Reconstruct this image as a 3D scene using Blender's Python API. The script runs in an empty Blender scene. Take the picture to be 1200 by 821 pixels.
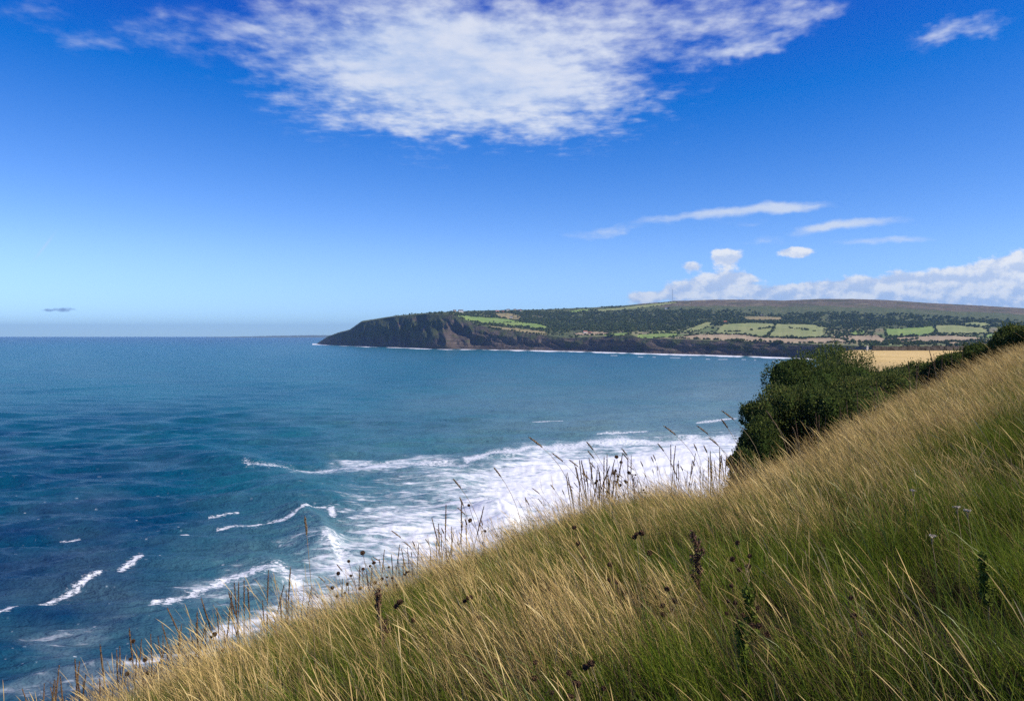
import bpy, math, random
import numpy as np
from mathutils import Vector, Matrix

random.seed(4)
rng = np.random.default_rng(4)
S = bpy.context.scene
COL = S.collection

# ------------------------------------------------------------------ camera
F, CX, HOR, EYE = 933.0, 600.0, 392.6, 60.0
cam = bpy.data.objects.new('camera', bpy.data.cameras.new('camera'))
COL.objects.link(cam)
cam.location = (0, 0, EYE)
cam.rotation_euler = (math.radians(90), 0, 0)
cam.data.sensor_width = 36
cam.data.lens = 36 * F / 1200
cam.data.shift_y = -(410.5 - HOR) / 1200
cam.data.clip_start = 0.05
cam.data.clip_end = 200000
S.camera = cam

# ------------------------------------------------------------------ light
SUN_AZ, SUN_EL = math.radians(110), math.radians(43)     # azimuth from +Y towards +X
sdir = Vector((math.sin(SUN_AZ) * math.cos(SUN_EL), math.cos(SUN_AZ) * math.cos(SUN_EL), math.sin(SUN_EL)))
sl = bpy.data.lights.new('sun', 'SUN')
sl.energy = 5.0
sl.angle = math.radians(0.5)
sl.color = (1.0, 0.93, 0.82)
so = bpy.data.objects.new('sun', sl)
COL.objects.link(so)
so.rotation_euler = sdir.to_track_quat('Z', 'Y').to_euler()
so.location = (50, 10, 150)
S.view_settings.view_transform = 'Standard'
S.view_settings.look = 'None'
S.view_settings.exposure = 0.28
S.view_settings.gamma = 1.0
S.render.engine = 'CYCLES'
S.cycles.use_denoising = False


class NT:
    """tiny node helper"""
    def __init__(self, tree):
        self.t = tree
        self.n = tree.nodes
        self.l = tree.links

    def node(self, typ, **kw):
        n = self.n.new(typ)
        for k, v in kw.items():
            setattr(n, k, v)
        return n

    def put(self, sock, v):
        if isinstance(v, bpy.types.NodeSocket):
            self.l.new(v, sock)
        elif v is not None:
            sock.default_value = v

    def m(self, op, a, b=None, c=None, clamp=False):
        n = self.node('ShaderNodeMath', operation=op, use_clamp=clamp)
        self.put(n.inputs[0], a)
        self.put(n.inputs[1], b)
        self.put(n.inputs[2], c)
        return n.outputs[0]

    def smooth(self, x, lo, hi):
        n = self.node('ShaderNodeMapRange', interpolation_type='SMOOTHSTEP')
        self.put(n.inputs['Value'], x)
        self.put(n.inputs['From Min'], lo)
        self.put(n.inputs['From Max'], hi)
        return n.outputs[0]

    def lin(self, x, lo, hi, a=0.0, b=1.0):
        n = self.node('ShaderNodeMapRange')
        self.put(n.inputs['Value'], x)
        self.put(n.inputs['From Min'], lo)
        self.put(n.inputs['From Max'], hi)
        self.put(n.inputs['To Min'], a)
        self.put(n.inputs['To Max'], b)
        return n.outputs[0]

    def xyz(self, x, y, z=0.0):
        n = self.node('ShaderNodeCombineXYZ')
        for i, v in enumerate((x, y, z)):
            self.put(n.inputs[i], v)
        return n.outputs[0]

    def sep(self, v):
        n = self.node('ShaderNodeSeparateXYZ')
        self.put(n.inputs[0], v)
        return n.outputs

    def noise(self, vec, scale, detail=4, rough=0.55, dist=0.0):
        n = self.node('ShaderNodeTexNoise')
        self.put(n.inputs['Vector'], vec)
        n.inputs['Scale'].default_value = scale
        n.inputs['Detail'].default_value = detail
        n.inputs['Roughness'].default_value = rough
        n.inputs['Distortion'].default_value = dist
        return n.outputs[0]

    def mix(self, f, a, b, blend='MIX'):
        n = self.node('ShaderNodeMix', data_type='RGBA', blend_type=blend)
        self.put(n.inputs[0], f)
        for s, v in ((n.inputs[6], a), (n.inputs[7], b)):
            if isinstance(v, tuple) and len(v) == 3:
                v = (*v, 1)
            self.put(s, v)
        return n.outputs[2]

    def attr(self, name):
        n = self.node('ShaderNodeAttribute', attribute_name=name)
        return n.outputs['Fac']

    def vm(self, op, a, b=None, scale=None):
        n = self.node('ShaderNodeVectorMath', operation=op)
        self.put(n.inputs[0], a)
        self.put(n.inputs[1], b)
        if scale is not None:
            self.put(n.inputs['Scale'], scale)
        return n.outputs[0]


# ------------------------------------------------------------------ sky
world = bpy.data.worlds.new('World')
S.world = world
world.use_nodes = True
world.node_tree.nodes.clear()
W = NT(world.node_tree)
sky = W.node('ShaderNodeTexSky', sky_type='NISHITA', sun_disc=False)
sky.sun_elevation = SUN_EL
sky.sun_rotation = SUN_AZ
sky.altitude = 60
sky.air_density = 0.7
sky.dust_density = 0.0
sky.ozone_density = 7.0
SKYSTR = 0.10
base = W.vm('SCALE', sky.outputs[0], scale=SKYSTR)
base = W.vm('MULTIPLY', W.vm('SUBTRACT', base, (0.086, 0.096, 0.0)), (2.30, 1.95, 1.72))   # a deeper, more saturated blue
base = W.vm('MAXIMUM', base, (0.002, 0.01, 0.05))
d = W.node('ShaderNodeTexCoord').outputs['Generated']
dx, dy, dz = W.sep(d)
low_air = W.smooth(dz, -0.03, 0.115)                      # the thick air along the horizon dims it all round
skycol = W.mix(low_air, W.vm('MULTIPLY', base, (0.42, 0.68, 0.84)), base)
dyc = W.m('MAXIMUM', dy, 0.08)
u_ = W.m('DIVIDE', dx, dyc)
v_ = W.m('DIVIDE', dz, dyc)
front = W.smooth(dy, 0.1, 0.3)
P = W.m('MULTIPLY_ADD', u_, F, CX)
Q = W.m('MULTIPLY_ADD', v_, -F, HOR)
vz = W.m('MAXIMUM', dz, 0.03)
plane = W.xyz(W.m('DIVIDE', dx, vz), W.m('DIVIDE', dy, vz))
warp = W.noise(W.xyz(P, Q), 0.011, 4, 0.6)
warp2 = W.noise(W.xyz(P, W.m('ADD', Q, 900.0)), 0.013, 4, 0.6)
Pw = W.m('ADD', P, W.m('MULTIPLY', W.m('SUBTRACT', warp, 0.5), 150.0))
Qw = W.m('ADD', Q, W.m('MULTIPLY', W.m('SUBTRACT', warp2, 0.5), 60.0))


def blob(cx, cy, rx, ry, rot=0.0, k=1.0, p=None, q=None):
    p = p or Pw
    q = q or Qw
    c, s = math.cos(math.radians(rot)), math.sin(math.radians(rot))
    ddx = W.m('SUBTRACT', p, float(cx))
    ddy = W.m('SUBTRACT', q, float(cy))
    a = W.m('MULTIPLY_ADD', ddx, c / rx, W.m('MULTIPLY', ddy, s / rx))
    b = W.m('MULTIPLY_ADD', ddx, -s / ry, W.m('MULTIPLY', ddy, c / ry))
    r2 = W.m('MULTIPLY_ADD', a, a, W.m('MULTIPLY', b, b))
    return W.m('MULTIPLY', W.m('POWER', 2.718, W.m('MULTIPLY', r2, -1.0)), k)


def total(items):
    t = items[0]
    for i in items[1:]:
        t = W.m('ADD', t, i)
    return t


# high broken cloud sheet
high = total([blob(490, 20, 170, 90, 0, 1.0), blob(470, 95, 170, 62, 8, 1.05), blob(640, 110, 150, 42, 4, 0.9),
              blob(700, 40, 150, 50, -8, 0.95), blob(850, 10, 90, 26, -10, 0.65), blob(470, 148, 90, 14, 4, 0.45),
              blob(640, 152, 90, 12, 6, 0.5), blob(850, 55, 75, 13, -12, 0.85), blob(930, 20, 50, 12, -12, 0.6), blob(1128, 34, 56, 17, -20, 0.92),
              blob(180, 38, 50, 20, 4, 0.80), blob(85, 48, 50, 18, 10, 0.62), blob(30, 5, 60, 18, 0, 0.5), blob(290, 30, 60, 20, 0, 0.45)])
n1 = W.noise(plane, 2.6, 8, 0.56, 0.2)
n2 = W.noise(W.vm('MULTIPLY', plane, (1.0, 0.8, 1.0)), 9.0, 5, 0.55)
n2b = W.noise(W.vm('ADD', W.vm('MULTIPLY', plane, (1.0, 0.75, 1.0)), (7.3, 2.1, 0.0)), 21.0, 4, 0.55)
tex = W.m('ADD', W.m('MULTIPLY_ADD', n1, 0.62, W.m('MULTIPLY', n2, 0.60)), W.m('MULTIPLY', n2b, 0.18))
dh = W.smooth(W.m('ADD', high, W.m('MULTIPLY', W.m('SUBTRACT', tex, 0.70), 2.8)), 0.18, 1.75)
# flat streaks lower down
Ps = W.m('ADD', P, W.m('MULTIPLY', W.m('SUBTRACT', warp, 0.5), 60.0))
Qs = W.m('ADD', Q, W.m('MULTIPLY', W.m('SUBTRACT', warp2, 0.5), 18.0))
streak = total([blob(712, 272, 62, 9, -4, 0.62, Ps, Qs), blob(815, 252, 70, 7, -6, 0.75, Ps, Qs), blob(915, 243, 58, 8, -3, 1.0, Ps, Qs),
                blob(985, 264, 66, 8, -8, 0.95, Ps, Qs), blob(1030, 283, 80, 6, -2, 0.75, Ps, Qs), blob(860, 264, 50, 7, 0, 0.45, Ps, Qs),
                blob(1120, 264, 60, 6, 0, 0.3, Ps, Qs), blob(880, 285, 55, 5, -2, 0.35, Ps, Qs)])
n4 = W.noise(W.xyz(W.m('MULTIPLY', Ps, 0.35), Qs), 0.055, 6, 0.6)
ds = W.m('MULTIPLY', W.smooth(W.m('ADD', streak, W.m('MULTIPLY', W.m('SUBTRACT', n4, 0.5), 1.1)), 0.3, 1.0), 0.85)
# low cumulus, lit from the right and above
n5v = W.xyz(P, W.m('MULTIPLY', Q, 1.5))
n5 = W.noise(n5v, 0.030, 8, 0.6)
n5b = W.noise(W.vm('ADD', n5v, (-5.0, -11.0, 0.0)), 0.030, 8, 0.6)
cum = total([blob(822, 338, 38, 15, 0, 1.0, P, Q), blob(852, 302, 24, 11, 0, 0.85, P, Q), blob(866, 325, 26, 8, 0, 0.7, P, Q),
             blob(811, 312, 14, 7, 0, 0.72, P, Q), blob(931, 296, 22, 8, 0, 1.0, P, Q), blob(756, 348, 24, 9, 0, 0.7, P, Q),
             blob(900, 348, 75, 12, 0, 0.8, P, Q), blob(985, 341, 70, 13, 0, 0.9, P, Q), blob(1070, 338, 70, 18, 0, 1.0, P, Q),
             blob(1140, 332, 50, 20, 0, 1.0, P, Q), blob(1195, 322, 40, 24, 0, 1.1, P, Q), blob(1320, 320, 110, 36, 0, 1.1, P, Q),
             blob(1050, 352, 260, 10, 0, 0.6, P, Q), blob(60, 363, 46, 4, 0, 0.50, P, Q), blob(-160, 352, 110, 10, 0, 0.7, P, Q)])
dl = W.smooth(W.m('ADD', cum, W.m('MULTIPLY', W.m('SUBTRACT', n5, 0.5), 1.5)), 0.34, 0.62)
shade = W.smooth(W.m('SUBTRACT', n5, n5b), -0.12, 0.14)
lift = W.lin(Q, 355.0, 300.0, 0.0, 0.45)
shade = W.m('MULTIPLY_ADD', shade, 0.65, lift, clamp=True)
left_side = W.smooth(P, 300.0, 120.0)
lowcol = W.mix(shade, (0.36, 0.50, 0.80), (0.86, 0.88, 0.92))
lowcol = W.mix(left_side, lowcol, (0.22, 0.36, 0.64))
hishade = W.smooth(tex, 0.5, 0.92)
hiside = W.smooth(P, 250.0, 1000.0)
hicol = W.mix(hishade, (0.40, 0.55, 0.84), (0.74, 0.79, 0.90))
hicol = W.mix(W.m('MULTIPLY', hiside, 0.6), hicol, (0.86, 0.88, 0.93))
# faint contrail far left
ct = blob(52, 289, 15, 1.6, -52, 0.30, P, Q)
dh = W.m('MULTIPLY', W.m('MULTIPLY', dh, W.smooth(high, 0.06, 0.42)), W.lin(P, 100.0, 420.0, 0.5, 0.90))
# everything outside the frame: the same sort of broken sheet
gen = W.smooth(W.noise(plane, 1.1, 8, 0.6), 0.56, 0.8)
inview = W.m('MULTIPLY', front, W.m('MULTIPLY', W.smooth(P, -400.0, -150.0), W.m('MULTIPLY', W.smooth(P, 1600.0, 1350.0), W.smooth(Q, -420.0, -200.0))))
gen = W.m('MULTIPLY', W.m('MULTIPLY', gen, 0.7), W.m('MULTIPLY', W.m('SUBTRACT', 1.0, inview), W.smooth(dz, 0.06, 0.2)))
c0 = W.mix(gen, skycol, (0.66, 0.71, 0.84))
c1 = W.mix(W.m('MULTIPLY', dh, front), c0, hicol)
c1 = W.mix(W.m('MULTIPLY', ct, front), c1, (0.6, 0.7, 0.85))
c2 = W.mix(W.m('MULTIPLY', ds, front), c1, (0.66, 0.74, 0.88))
c3 = W.mix(W.m('MULTIPLY', dl, W.m('MULTIPLY', front, 0.93)), c2, lowcol)
bg = W.node('ShaderNodeBackground')
W.put(bg.inputs['Color'], c3)
bg.inputs['Strength'].default_value = 0.84
W.l.new(bg.outputs[0], W.node('ShaderNodeOutputWorld').inputs[0])


# ------------------------------------------------------------------ helpers
def tag(o, label=None, cat=None, group=None, kind=None):
    if label: o['label'] = label
    if cat: o['category'] = cat
    if group: o['group'] = group
    if kind: o['kind'] = kind
    return o


def np_mesh(name, V, Fc, mat, attrs=None, smooth=True):
    V = np.asarray(V, np.float32)
    Fc = np.asarray(Fc, np.int32)
    me = bpy.data.meshes.new(name)
    me.vertices.add(len(V))
    me.vertices.foreach_set('co', V.ravel())
    k = Fc.shape[1]
    me.loops.add(Fc.size)
    me.loops.foreach_set('vertex_index', Fc.ravel())
    me.polygons.add(len(Fc))
    me.polygons.foreach_set('loop_start', np.arange(0, Fc.size, k, dtype=np.int32))
    me.polygons.foreach_set('use_smooth', np.full(len(Fc), smooth))
    for an, av in (attrs or {}).items():
        a = me.attributes.new(an, 'FLOAT', 'POINT')
        a.data.foreach_set('value', np.asarray(av, np.float32).ravel())
    me.update(calc_edges=True)
    if mat: me.materials.append(mat)
    return me


def link(name, me, parent=None):
    o = bpy.data.objects.new(name, me)
    COL.objects.link(o)
    if parent: o.parent = parent
    return o


def hash2(ix, iy, seed):
    h = (ix * 374761393 + iy * 668265263 + seed * 1442695041) & 0xFFFFFFFF
    h = ((h ^ (h >> 13)) * 1274126177) & 0xFFFFFFFF
    h = h ^ (h >> 16)
    return h


def gnoise(x, y, seed=0):
    x = np.asarray(x, float); y = np.asarray(y, float)
    ix = np.floor(x).astype(np.int64); iy = np.floor(y).astype(np.int64)
    fx = x - ix; fy = y - iy
    sx = fx * fx * fx * (fx * (fx * 6 - 15) + 10); sy = fy * fy * fy * (fy * (fy * 6 - 15) + 10)
    def g(a, b, px, py):
        t = hash2(ix + a, iy + b, seed) / 4294967296.0 * 2 * math.pi
        return np.cos(t) * px + np.sin(t) * py
    n00 = g(0, 0, fx, fy); n10 = g(1, 0, fx - 1, fy); n01 = g(0, 1, fx, fy - 1); n11 = g(1, 1, fx - 1, fy - 1)
    return ((n00 * (1 - sx) + n10 * sx) * (1 - sy) + (n01 * (1 - sx) + n11 * sx) * sy) * 1.5


def fbm(x, y, seed=0, o=4, gain=0.5):
    t = 0; a = 1.0; s = 0
    for i in range(o):
        t = t + a * gnoise(x * 2 ** i, y * 2 ** i, seed + i * 17)
        s += a; a *= gain
    return t / s * 1.6


def sstep(x, a, b):
    t = np.clip((x - a) / (b - a), 0, 1)
    return t * t * (3 - 2 * t)


def inpoly(px, py, poly):
    r = np.zeros(np.shape(px), bool)
    n = len(poly)
    for i in range(n):
        x0, y0 = poly[i]; x1, y1 = poly[(i + 1) % n]
        c = (y0 > py) != (y1 > py)
        if y1 == y0: continue
        r ^= c & (px < (x1 - x0) * (py - y0) / (y1 - y0) + x0)
    return r


def seg_dist(px, py, pts):
    best = np.full(np.shape(px), 1e9)
    for (x0, y0), (x1, y1) in zip(pts[:-1], pts[1:]):
        ex, ey = x1 - x0, y1 - y0
        t = np.clip(((px - x0) * ex + (py - y0) * ey) / (ex * ex + ey * ey), 0, 1)
        best = np.minimum(best, np.hypot(px - x0 - t * ex, py - y0 - t * ey))
    return best


def grid_faces(nr, nc):
    a = np.arange(nr * nc).reshape(nr, nc)
    return np.stack([a[:-1, :-1], a[:-1, 1:], a[1:, 1:], a[1:, :-1]], -1).reshape(-1, 4)


def mat(name):
    m = bpy.data.materials.new(name)
    m.use_nodes = True
    m.node_tree.nodes.clear()
    t = NT(m.node_tree)
    t.out = t.node('ShaderNodeOutputMaterial')
    return m, t


def surf(t, color, rough=0.8, spec=0.3, bump=None, bstr=0.5, bdist=0.1):
    b = t.node('ShaderNodeBsdfPrincipled')
    if isinstance(color, tuple): color = (*color, 1)
    t.put(b.inputs['Base Color'], color)
    t.put(b.inputs['Roughness'], rough)
    t.put(b.inputs['Specular IOR Level'], spec)
    if bump is not None:
        bn = t.node('ShaderNodeBump')
        bn.inputs['Strength'].default_value = bstr
        bn.inputs['Distance'].default_value = bdist
        t.put(bn.inputs['Height'], bump)
        t.l.new(bn.outputs[0], b.inputs['Normal'])
    t.l.new(b.outputs[0], t.out.inputs[0])
    return b


def plant_mat(name, cols, trans=0.3, tint=0.35, gloss=0.0, hgrad=None):
    """cols: list of (pos, rgb) picked per blade by the attribute r, shifted by the instance's random"""
    m, t = mat(name)
    r = t.attr('r')
    oi = t.node('ShaderNodeObjectInfo')
    x = t.m('ADD', t.m('MULTIPLY', r, 1 - tint), t.m('MULTIPLY', oi.outputs['Random'], tint))
    cr = t.node('ShaderNodeValToRGB')
    e = cr.color_ramp.elements
    e[0].position, e[0].color = cols[0][0], (*cols[0][1], 1)
    e[1].position, e[1].color = cols[-1][0], (*cols[-1][1], 1)
    for p, c in cols[1:-1]:
        q = e.new(p); q.color = (*c, 1)
    t.put(cr.inputs[0], x)
    c = cr.outputs[0]
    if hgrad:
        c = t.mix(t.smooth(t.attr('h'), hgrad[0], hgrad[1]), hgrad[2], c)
    df = t.node('ShaderNodeBsdfDiffuse'); t.put(df.inputs[0], c)
    tr = t.node('ShaderNodeBsdfTranslucent'); t.put(tr.inputs[0], c)
    mx = t.node('ShaderNodeMixShader'); mx.inputs[0].default_value = trans
    t.l.new(df.outputs[0], mx.inputs[1]); t.l.new(tr.outputs[0], mx.inputs[2])
    o = mx.outputs[0]
    if gloss:
        gl = t.node('ShaderNodeBsdfGlossy'); gl.inputs['Roughness'].default_value = 0.42
        gl.inputs[0].default_value = (1, 1, 1, 1)
        m2 = t.node('ShaderNodeMixShader'); m2.inputs[0].default_value = gloss
        t.l.new(o, m2.inputs[1]); t.l.new(gl.outputs[0], m2.inputs[2])
        o = m2.outputs[0]
    t.l.new(o, t.out.inputs[0])
    return m


# ------------------------------------------------------------------ sea
sea_m, t = mat('sea_water')
geo = t.node('ShaderNodeNewGeometry')
pos = geo.outputs['Position']
px_, py_, pz_ = t.sep(pos)
foam_cov = t.attr('foam')
deep, sand = t.attr('deep'), t.attr('sand')
# foam: torn lace broken by streaks
wv = t.vm('MULTIPLY', pos, (0.36, 1.0, 0.0))
wq = t.noise(pos, 0.03, 3, 0.5)
wv = t.vm('ADD', wv, t.xyz(t.m('MULTIPLY', wq, 14.0), t.m('MULTIPLY', wq, 22.0)))
f1 = t.noise(wv, 0.17, 6, 0.60, 0.2)
f2 = t.noise(t.vm('MULTIPLY', pos, (0.34, 1.0, 0.0)), 0.60, 4, 0.55, 0.3)
fn = t.m('ADD', t.m('MULTIPLY', f1, 0.52), t.m('MULTIPLY', f2, 0.48))
thr = t.lin(foam_cov, 0.0, 1.0, 0.68, 0.22)
foam = t.smooth(t.m('SUBTRACT', fn, thr), 0.0, 0.20)
foam = t.m('MULTIPLY', foam, t.smooth(foam_cov, 0.02, 0.12))
f3 = t.noise(t.vm('MULTIPLY', pos, (0.6, 1.0, 0.0)), 1.1, 5, 0.7)
strk = t.smooth(t.m('ADD', t.attr('streak'), t.m('MULTIPLY', t.m('SUBTRACT', f3, 0.5), 3.2)), 0.35, 0.95)
foam = t.m('MAXIMUM', foam, t.m('MULTIPLY', strk, t.smooth(t.attr('streak'), 0.02, 0.2)))
# water
patch = t.noise(t.vm('MULTIPLY', pos, (0.6, 0.8, 0.0)), 0.010, 8, 0.68)
wc = t.mix(deep, (0.002, 0.098, 0.146), (0.001, 0.027, 0.084))
wc = t.mix(sand, wc, (0.135, 0.225, 0.240))
wc = t.mix(t.m('MULTIPLY', t.smooth(patch, 0.40, 0.66), 0.55), wc, t.mix(0.55, wc, (0.004, 0.15, 0.18)))
wc = t.mix(t.m('MULTIPLY', t.smooth(t.m('ADD', foam_cov, t.m('MULTIPLY', t.m('SUBTRACT', f1, 0.5), 0.7)), 0.12, 1.0), 0.75), wc, (0.42, 0.52, 0.56))   # water whitened by air bubbles
b1 = t.noise(t.vm('MULTIPLY', pos, (0.45, 1.3, 0.0)), 0.30, 6, 0.62)
b2 = t.noise(t.vm('MULTIPLY', pos, (0.42, 1.2, 0.0)), 1.3, 4, 0.6)
b3 = t.noise(t.vm('MULTIPLY', pos, (0.55, 1.0, 0.0)), 0.028, 7, 0.66)
hgt = t.m('ADD', t.m('ADD', t.m('MULTIPLY', b1, 1.5), t.m('MULTIPLY', b2, 0.16)), t.m('MULTIPLY', b3, 12.0))
bw = t.node('ShaderNodeBump'); bw.inputs['Strength'].default_value = 0.85; bw.inputs['Distance'].default_value = 1.0
t.put(bw.inputs['Height'], hgt)
w_ = t.node('ShaderNodeBsdfPrincipled')
t.put(w_.inputs['Base Color'], wc)
w_.inputs['Roughness'].default_value = 0.22
w_.inputs['IOR'].default_value = 1.333
w_.inputs['Specular IOR Level'].default_value = 0.07
t.l.new(bw.outputs[0], w_.inputs['Normal'])
fo = t.node('ShaderNodeBsdfPrincipled')
fo.inputs['Base Color'].default_value = (0.72, 0.74, 0.75, 1)
fo.inputs['Roughness'].default_value = 0.85
fb = t.node('ShaderNodeBump'); fb.inputs['Strength'].default_value = 0.6; fb.inputs['Distance'].default_value = 0.6
t.put(fb.inputs['Height'], t.m('ADD', f2, f1)); t.l.new(fb.outputs[0], fo.inputs['Normal'])
mx = t.node('ShaderNodeMixShader')
t.put(mx.inputs[0], t.m('MULTIPLY', foam, 0.95))
t.l.new(w_.outputs[0], mx.inputs[1]); t.l.new(fo.outputs[0], mx.inputs[2])
t.l.new(mx.outputs[0], t.out.inputs[0])

SHORE = np.array([(372, 403), (385, 403.9), (410, 405), (430, 405.7), (462, 406.8), (500, 408), (530, 408.7), (560, 409.2), (600, 409.8),
                  (640, 410.5), (700, 412), (765, 414), (830, 415.6), (890, 417.5), (932, 419), (1000, 422), (1100, 427), (1200, 433), (1320, 440)], float)


def shore_py(px): return np.interp(px, SHORE[:, 0], SHORE[:, 1])


def depth_py(py): return EYE * F / (py - HOR)


def build_sea():
    rows = np.concatenate([[HOR + EYE * F / 29000], np.arange(395.0, 432, 0.42), np.arange(432, 530, 0.8), np.arange(530, 830, 1.15), np.arange(832, 1500, 14)])
    cols = np.concatenate([np.arange(-900, -70, 25), np.arange(-70, 950, 1.45), np.arange(950, 1800, 20)])
    PX, PY = np.meshgrid(cols, rows)
    D = depth_py(PY)
    X = (PX - CX) / F * D
    Y = D.copy()
    Z = np.zeros_like(X)
    spacing = D * D / (EYE * F) * 1.0
    r = np.random.default_rng(11)
    # wind sea
    for i in range(54):
        lam = 3.0 * (14 ** r.random())
        ang = math.radians(-82) + r.normal(0, 0.40)        # travels right and towards the viewer
        k = 2 * math.pi / lam
        amp = 0.0085 * lam * (0.6 + 0.8 * r.random()) / (lam / 8) ** 0.25
        fade = np.clip((lam / spacing - 2.0) / 2.5, 0, 1)
        ph = k * (X * math.cos(ang) + Y * math.sin(ang)) + r.random() * 6.28 + 0.8 * gnoise(X / (lam * 4), Y / (lam * 4), i)
        s_ = np.sin(ph)
        Z += amp * fade * (np.exp(s_ * 0.8) - 1.1)
    # long swell rolling in to the right
    for lam, ang, amp in ((95, -25, 0.55), (70, -40, 0.4), (52, -12, 0.22)):
        a = math.radians(ang)
        ph = 2 * math.pi / lam * (X * math.cos(a) + Y * math.sin(a)) + 2.2 * fbm(X / 240, Y / 240, int(lam), 3)
        fade = np.clip((lam / spacing - 2.0) / 3.0, 0, 1)
        Z += amp * fade * np.sin(ph) * (0.6 + 0.8 * fbm(X / 300, Y / 300, 5, 2))
    foam = np.zeros_like(X)
    streak = np.zeros_like(X)

    def P2W(p): dd = depth_py(p[1]); return ((p[0] - CX) / F * dd, dd)

    def ridge(pts, h, wl, wr):
        """a rolling crest: gentle back on the left, steep face on the right"""
        nonlocal Z
        w = [P2W(p) for p in pts]
        dist = seg_dist(X, Y, w)
        (x0, y0), (x1, y1) = w[0], w[-1]
        side = np.sign((x1 - x0) * (Y - y0) - (y1 - y0) * (X - x0))
        wd = np.where(side > 0, wr, wl)
        Z += h * np.exp(-(dist / wd) ** 2)
    ridge([(352, 604), (372, 618), (384, 640)], 3.4, 9, 4.0)
    ridge([(578, 596), (592, 604), (597, 618)], 3.4, 9, 4.0)
    ridge([(230, 528), (300, 548), (372, 584)], 3.2, 22, 12)
    ridge([(455, 548), (500, 556), (540, 566)], 1.3, 14, 8)
    ridge([(300, 650), (318, 665), (322, 680)], 1.4, 7, 4)
    ridge([(640, 548), (700, 545), (760, 566)], 1.4, 10, 6)
    ridge([(60, 600), (130, 622), (190, 640)], 0.8, 14, 10)
    ridge([(100, 690), (150, 700), (190, 730)], 0.9, 9, 6)

    def line(pts, w, k, jag=6):
        nonlocal streak
        jx = PX + jag * 2.0 * fbm(PX / 46, PY / 20, 3, 3); jy = PY + jag * fbm(PX / 38, PY / 18, 9, 3)
        dd = seg_dist(jx, jy, pts)
        streak = np.maximum(streak, k * np.exp(-(dd / w) ** 2))

    def area(cx, cy, rx, ry, k, rot=0):
        nonlocal foam
        c, s = math.cos(math.radians(rot)), math.sin(math.radians(rot))
        ddx = PX - cx + 22 * fbm(PX / 60, PY / 25, 21, 3); ddy = PY - cy + 9 * fbm(PX / 60, PY / 25, 27, 3)
        a = (ddx * c + ddy * s) / rx; b = (-ddx * s + ddy * c) / ry
        foam = foam + (1 - foam) * k * np.exp(-(a * a + b * b) ** 1.5)
    area(800, 556, 200, 44, 0.95, -3)
    area(680, 572, 120, 44, 0.58, 0)
    area(540, 585, 190, 54, 0.44, -6)
    area(430, 547, 90, 8, 0.55, -4)
    area(480, 640, 150, 44, 0.46, -8)
    area(560, 630, 90, 30, 0.5, -10)
    area(380, 690, 70, 40, 0.46, -10)
    area(250, 690, 60, 22, 0.40, -14)
    area(300, 735, 90, 18, 0.40, -25)
    area(190, 776, 150, 14, 0.50, -18)
    area(80, 750, 90, 26, 0.3, -10)
    area(50, 800, 70, 14, 0.38, -10)
    line([(-20, 733), (55, 706), (112, 684), (165, 657)], 2.8, 0.85, 1.5)
    line([(180, 712), (238, 690), (262, 678), (330, 668)], 5.0, 0.8, 2.5)
    line([(255, 622), (345, 611), (372, 602), (392, 599)], 1.6, 0.85, 2)
    line([(388, 602), (390, 606)], 5.0, 1.0, 1)
    line([(385, 640), (400, 652), (408, 672)], 9, 0.8, 5)
    line([(592, 600), (603, 608), (606, 622)], 11, 1.0, 3)
    line([(322, 668), (345, 682), (352, 705)], 9, 0.7, 5)
    line([(290, 549), (380, 552), (470, 541), (545, 546)], 3.5, 0.7, 4)
    line([(545, 538), (640, 526), (720, 517), (860, 515)], 4, 0.85, 5)
    for q in ((80, 631, 12), (214, 631, 9), (262, 605, 18), (455, 603, 14), (640, 495, 20), (730, 507, 30), (840, 494, 25)):
        line([(q[0] - q[2], q[1] + 1.5), (q[0] + q[2], q[1] - 1.5)], 1.1, 0.8, 2)
    # white caps
    cap = fbm(PX / 12, PY / 2.2, 71, 2)
    foam = np.maximum(foam, 0.5 * sstep(cap, 0.80, 1.0) * sstep(PY, 470, 600))
    # surf along the far shore
    dsh = PY - shore_py(PX) - 0.5 * fbm(PX / 30, PY * 0, 44, 3)
    seg = np.clip(0.7 + 0.9 * fbm(PX / 24, PX * 0, 91, 3), 0, 1) * np.interp(PX, [370, 380, 395, 440, 560, 640, 760], [0.7, 0.8, 0.35, 0.9, 0.75, 0.95, 1.0])
    foam = np.maximum(foam, np.where(PX > 366, seg * 1.3 * sstep(dsh, -1.2, -0.1) * sstep(-dsh, -np.interp(PX, [370, 640, 940], [1.6, 2.2, 3.4]), -0.3), 0))
    foam = np.where((PX > 700) & (PY < 430), np.maximum(foam, 0.55 * np.exp(-((dsh - 4.5 - fbm(PX / 50, PY * 0, 12, 2)) / 0.8) ** 2) * (fbm(PX / 14, PY * 0, 5, 2) > 0.1)), foam)
    foam = np.clip(foam, 0, 1)
    Z += foam * 0.35 * fbm(X / 3, Y / 3, 31, 3) * np.clip((6 / spacing), 0, 1) * 1.2
    Z = np.where(PY < 430, Z * sstep(PY, 396, 430), Z)
    deep_ = np.clip(sstep(PX, 420, -60) * sstep(PY, 440, 590) + 0.75 * sstep(PY, 408, 395) + 0.35 * sstep(PX, 600, 0) * sstep(PY, 420, 520)
                    + 0.22 * fbm(PX / 160, PY / 40, 8, 3), 0, 1)
    sand_ = np.clip(sstep(PX, 180, 800) * sstep(PY, 405, 500) * 0.75 + 0.36 * sstep(PY, 560, 700) * sstep(PX, -150, 330) + 0.30 * sstep(PX, 500, 930) * sstep(PY, 400, 425)
                    + 0.16 * fbm(PX / 130, PY / 30, 15, 3), 0, 1)
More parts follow.
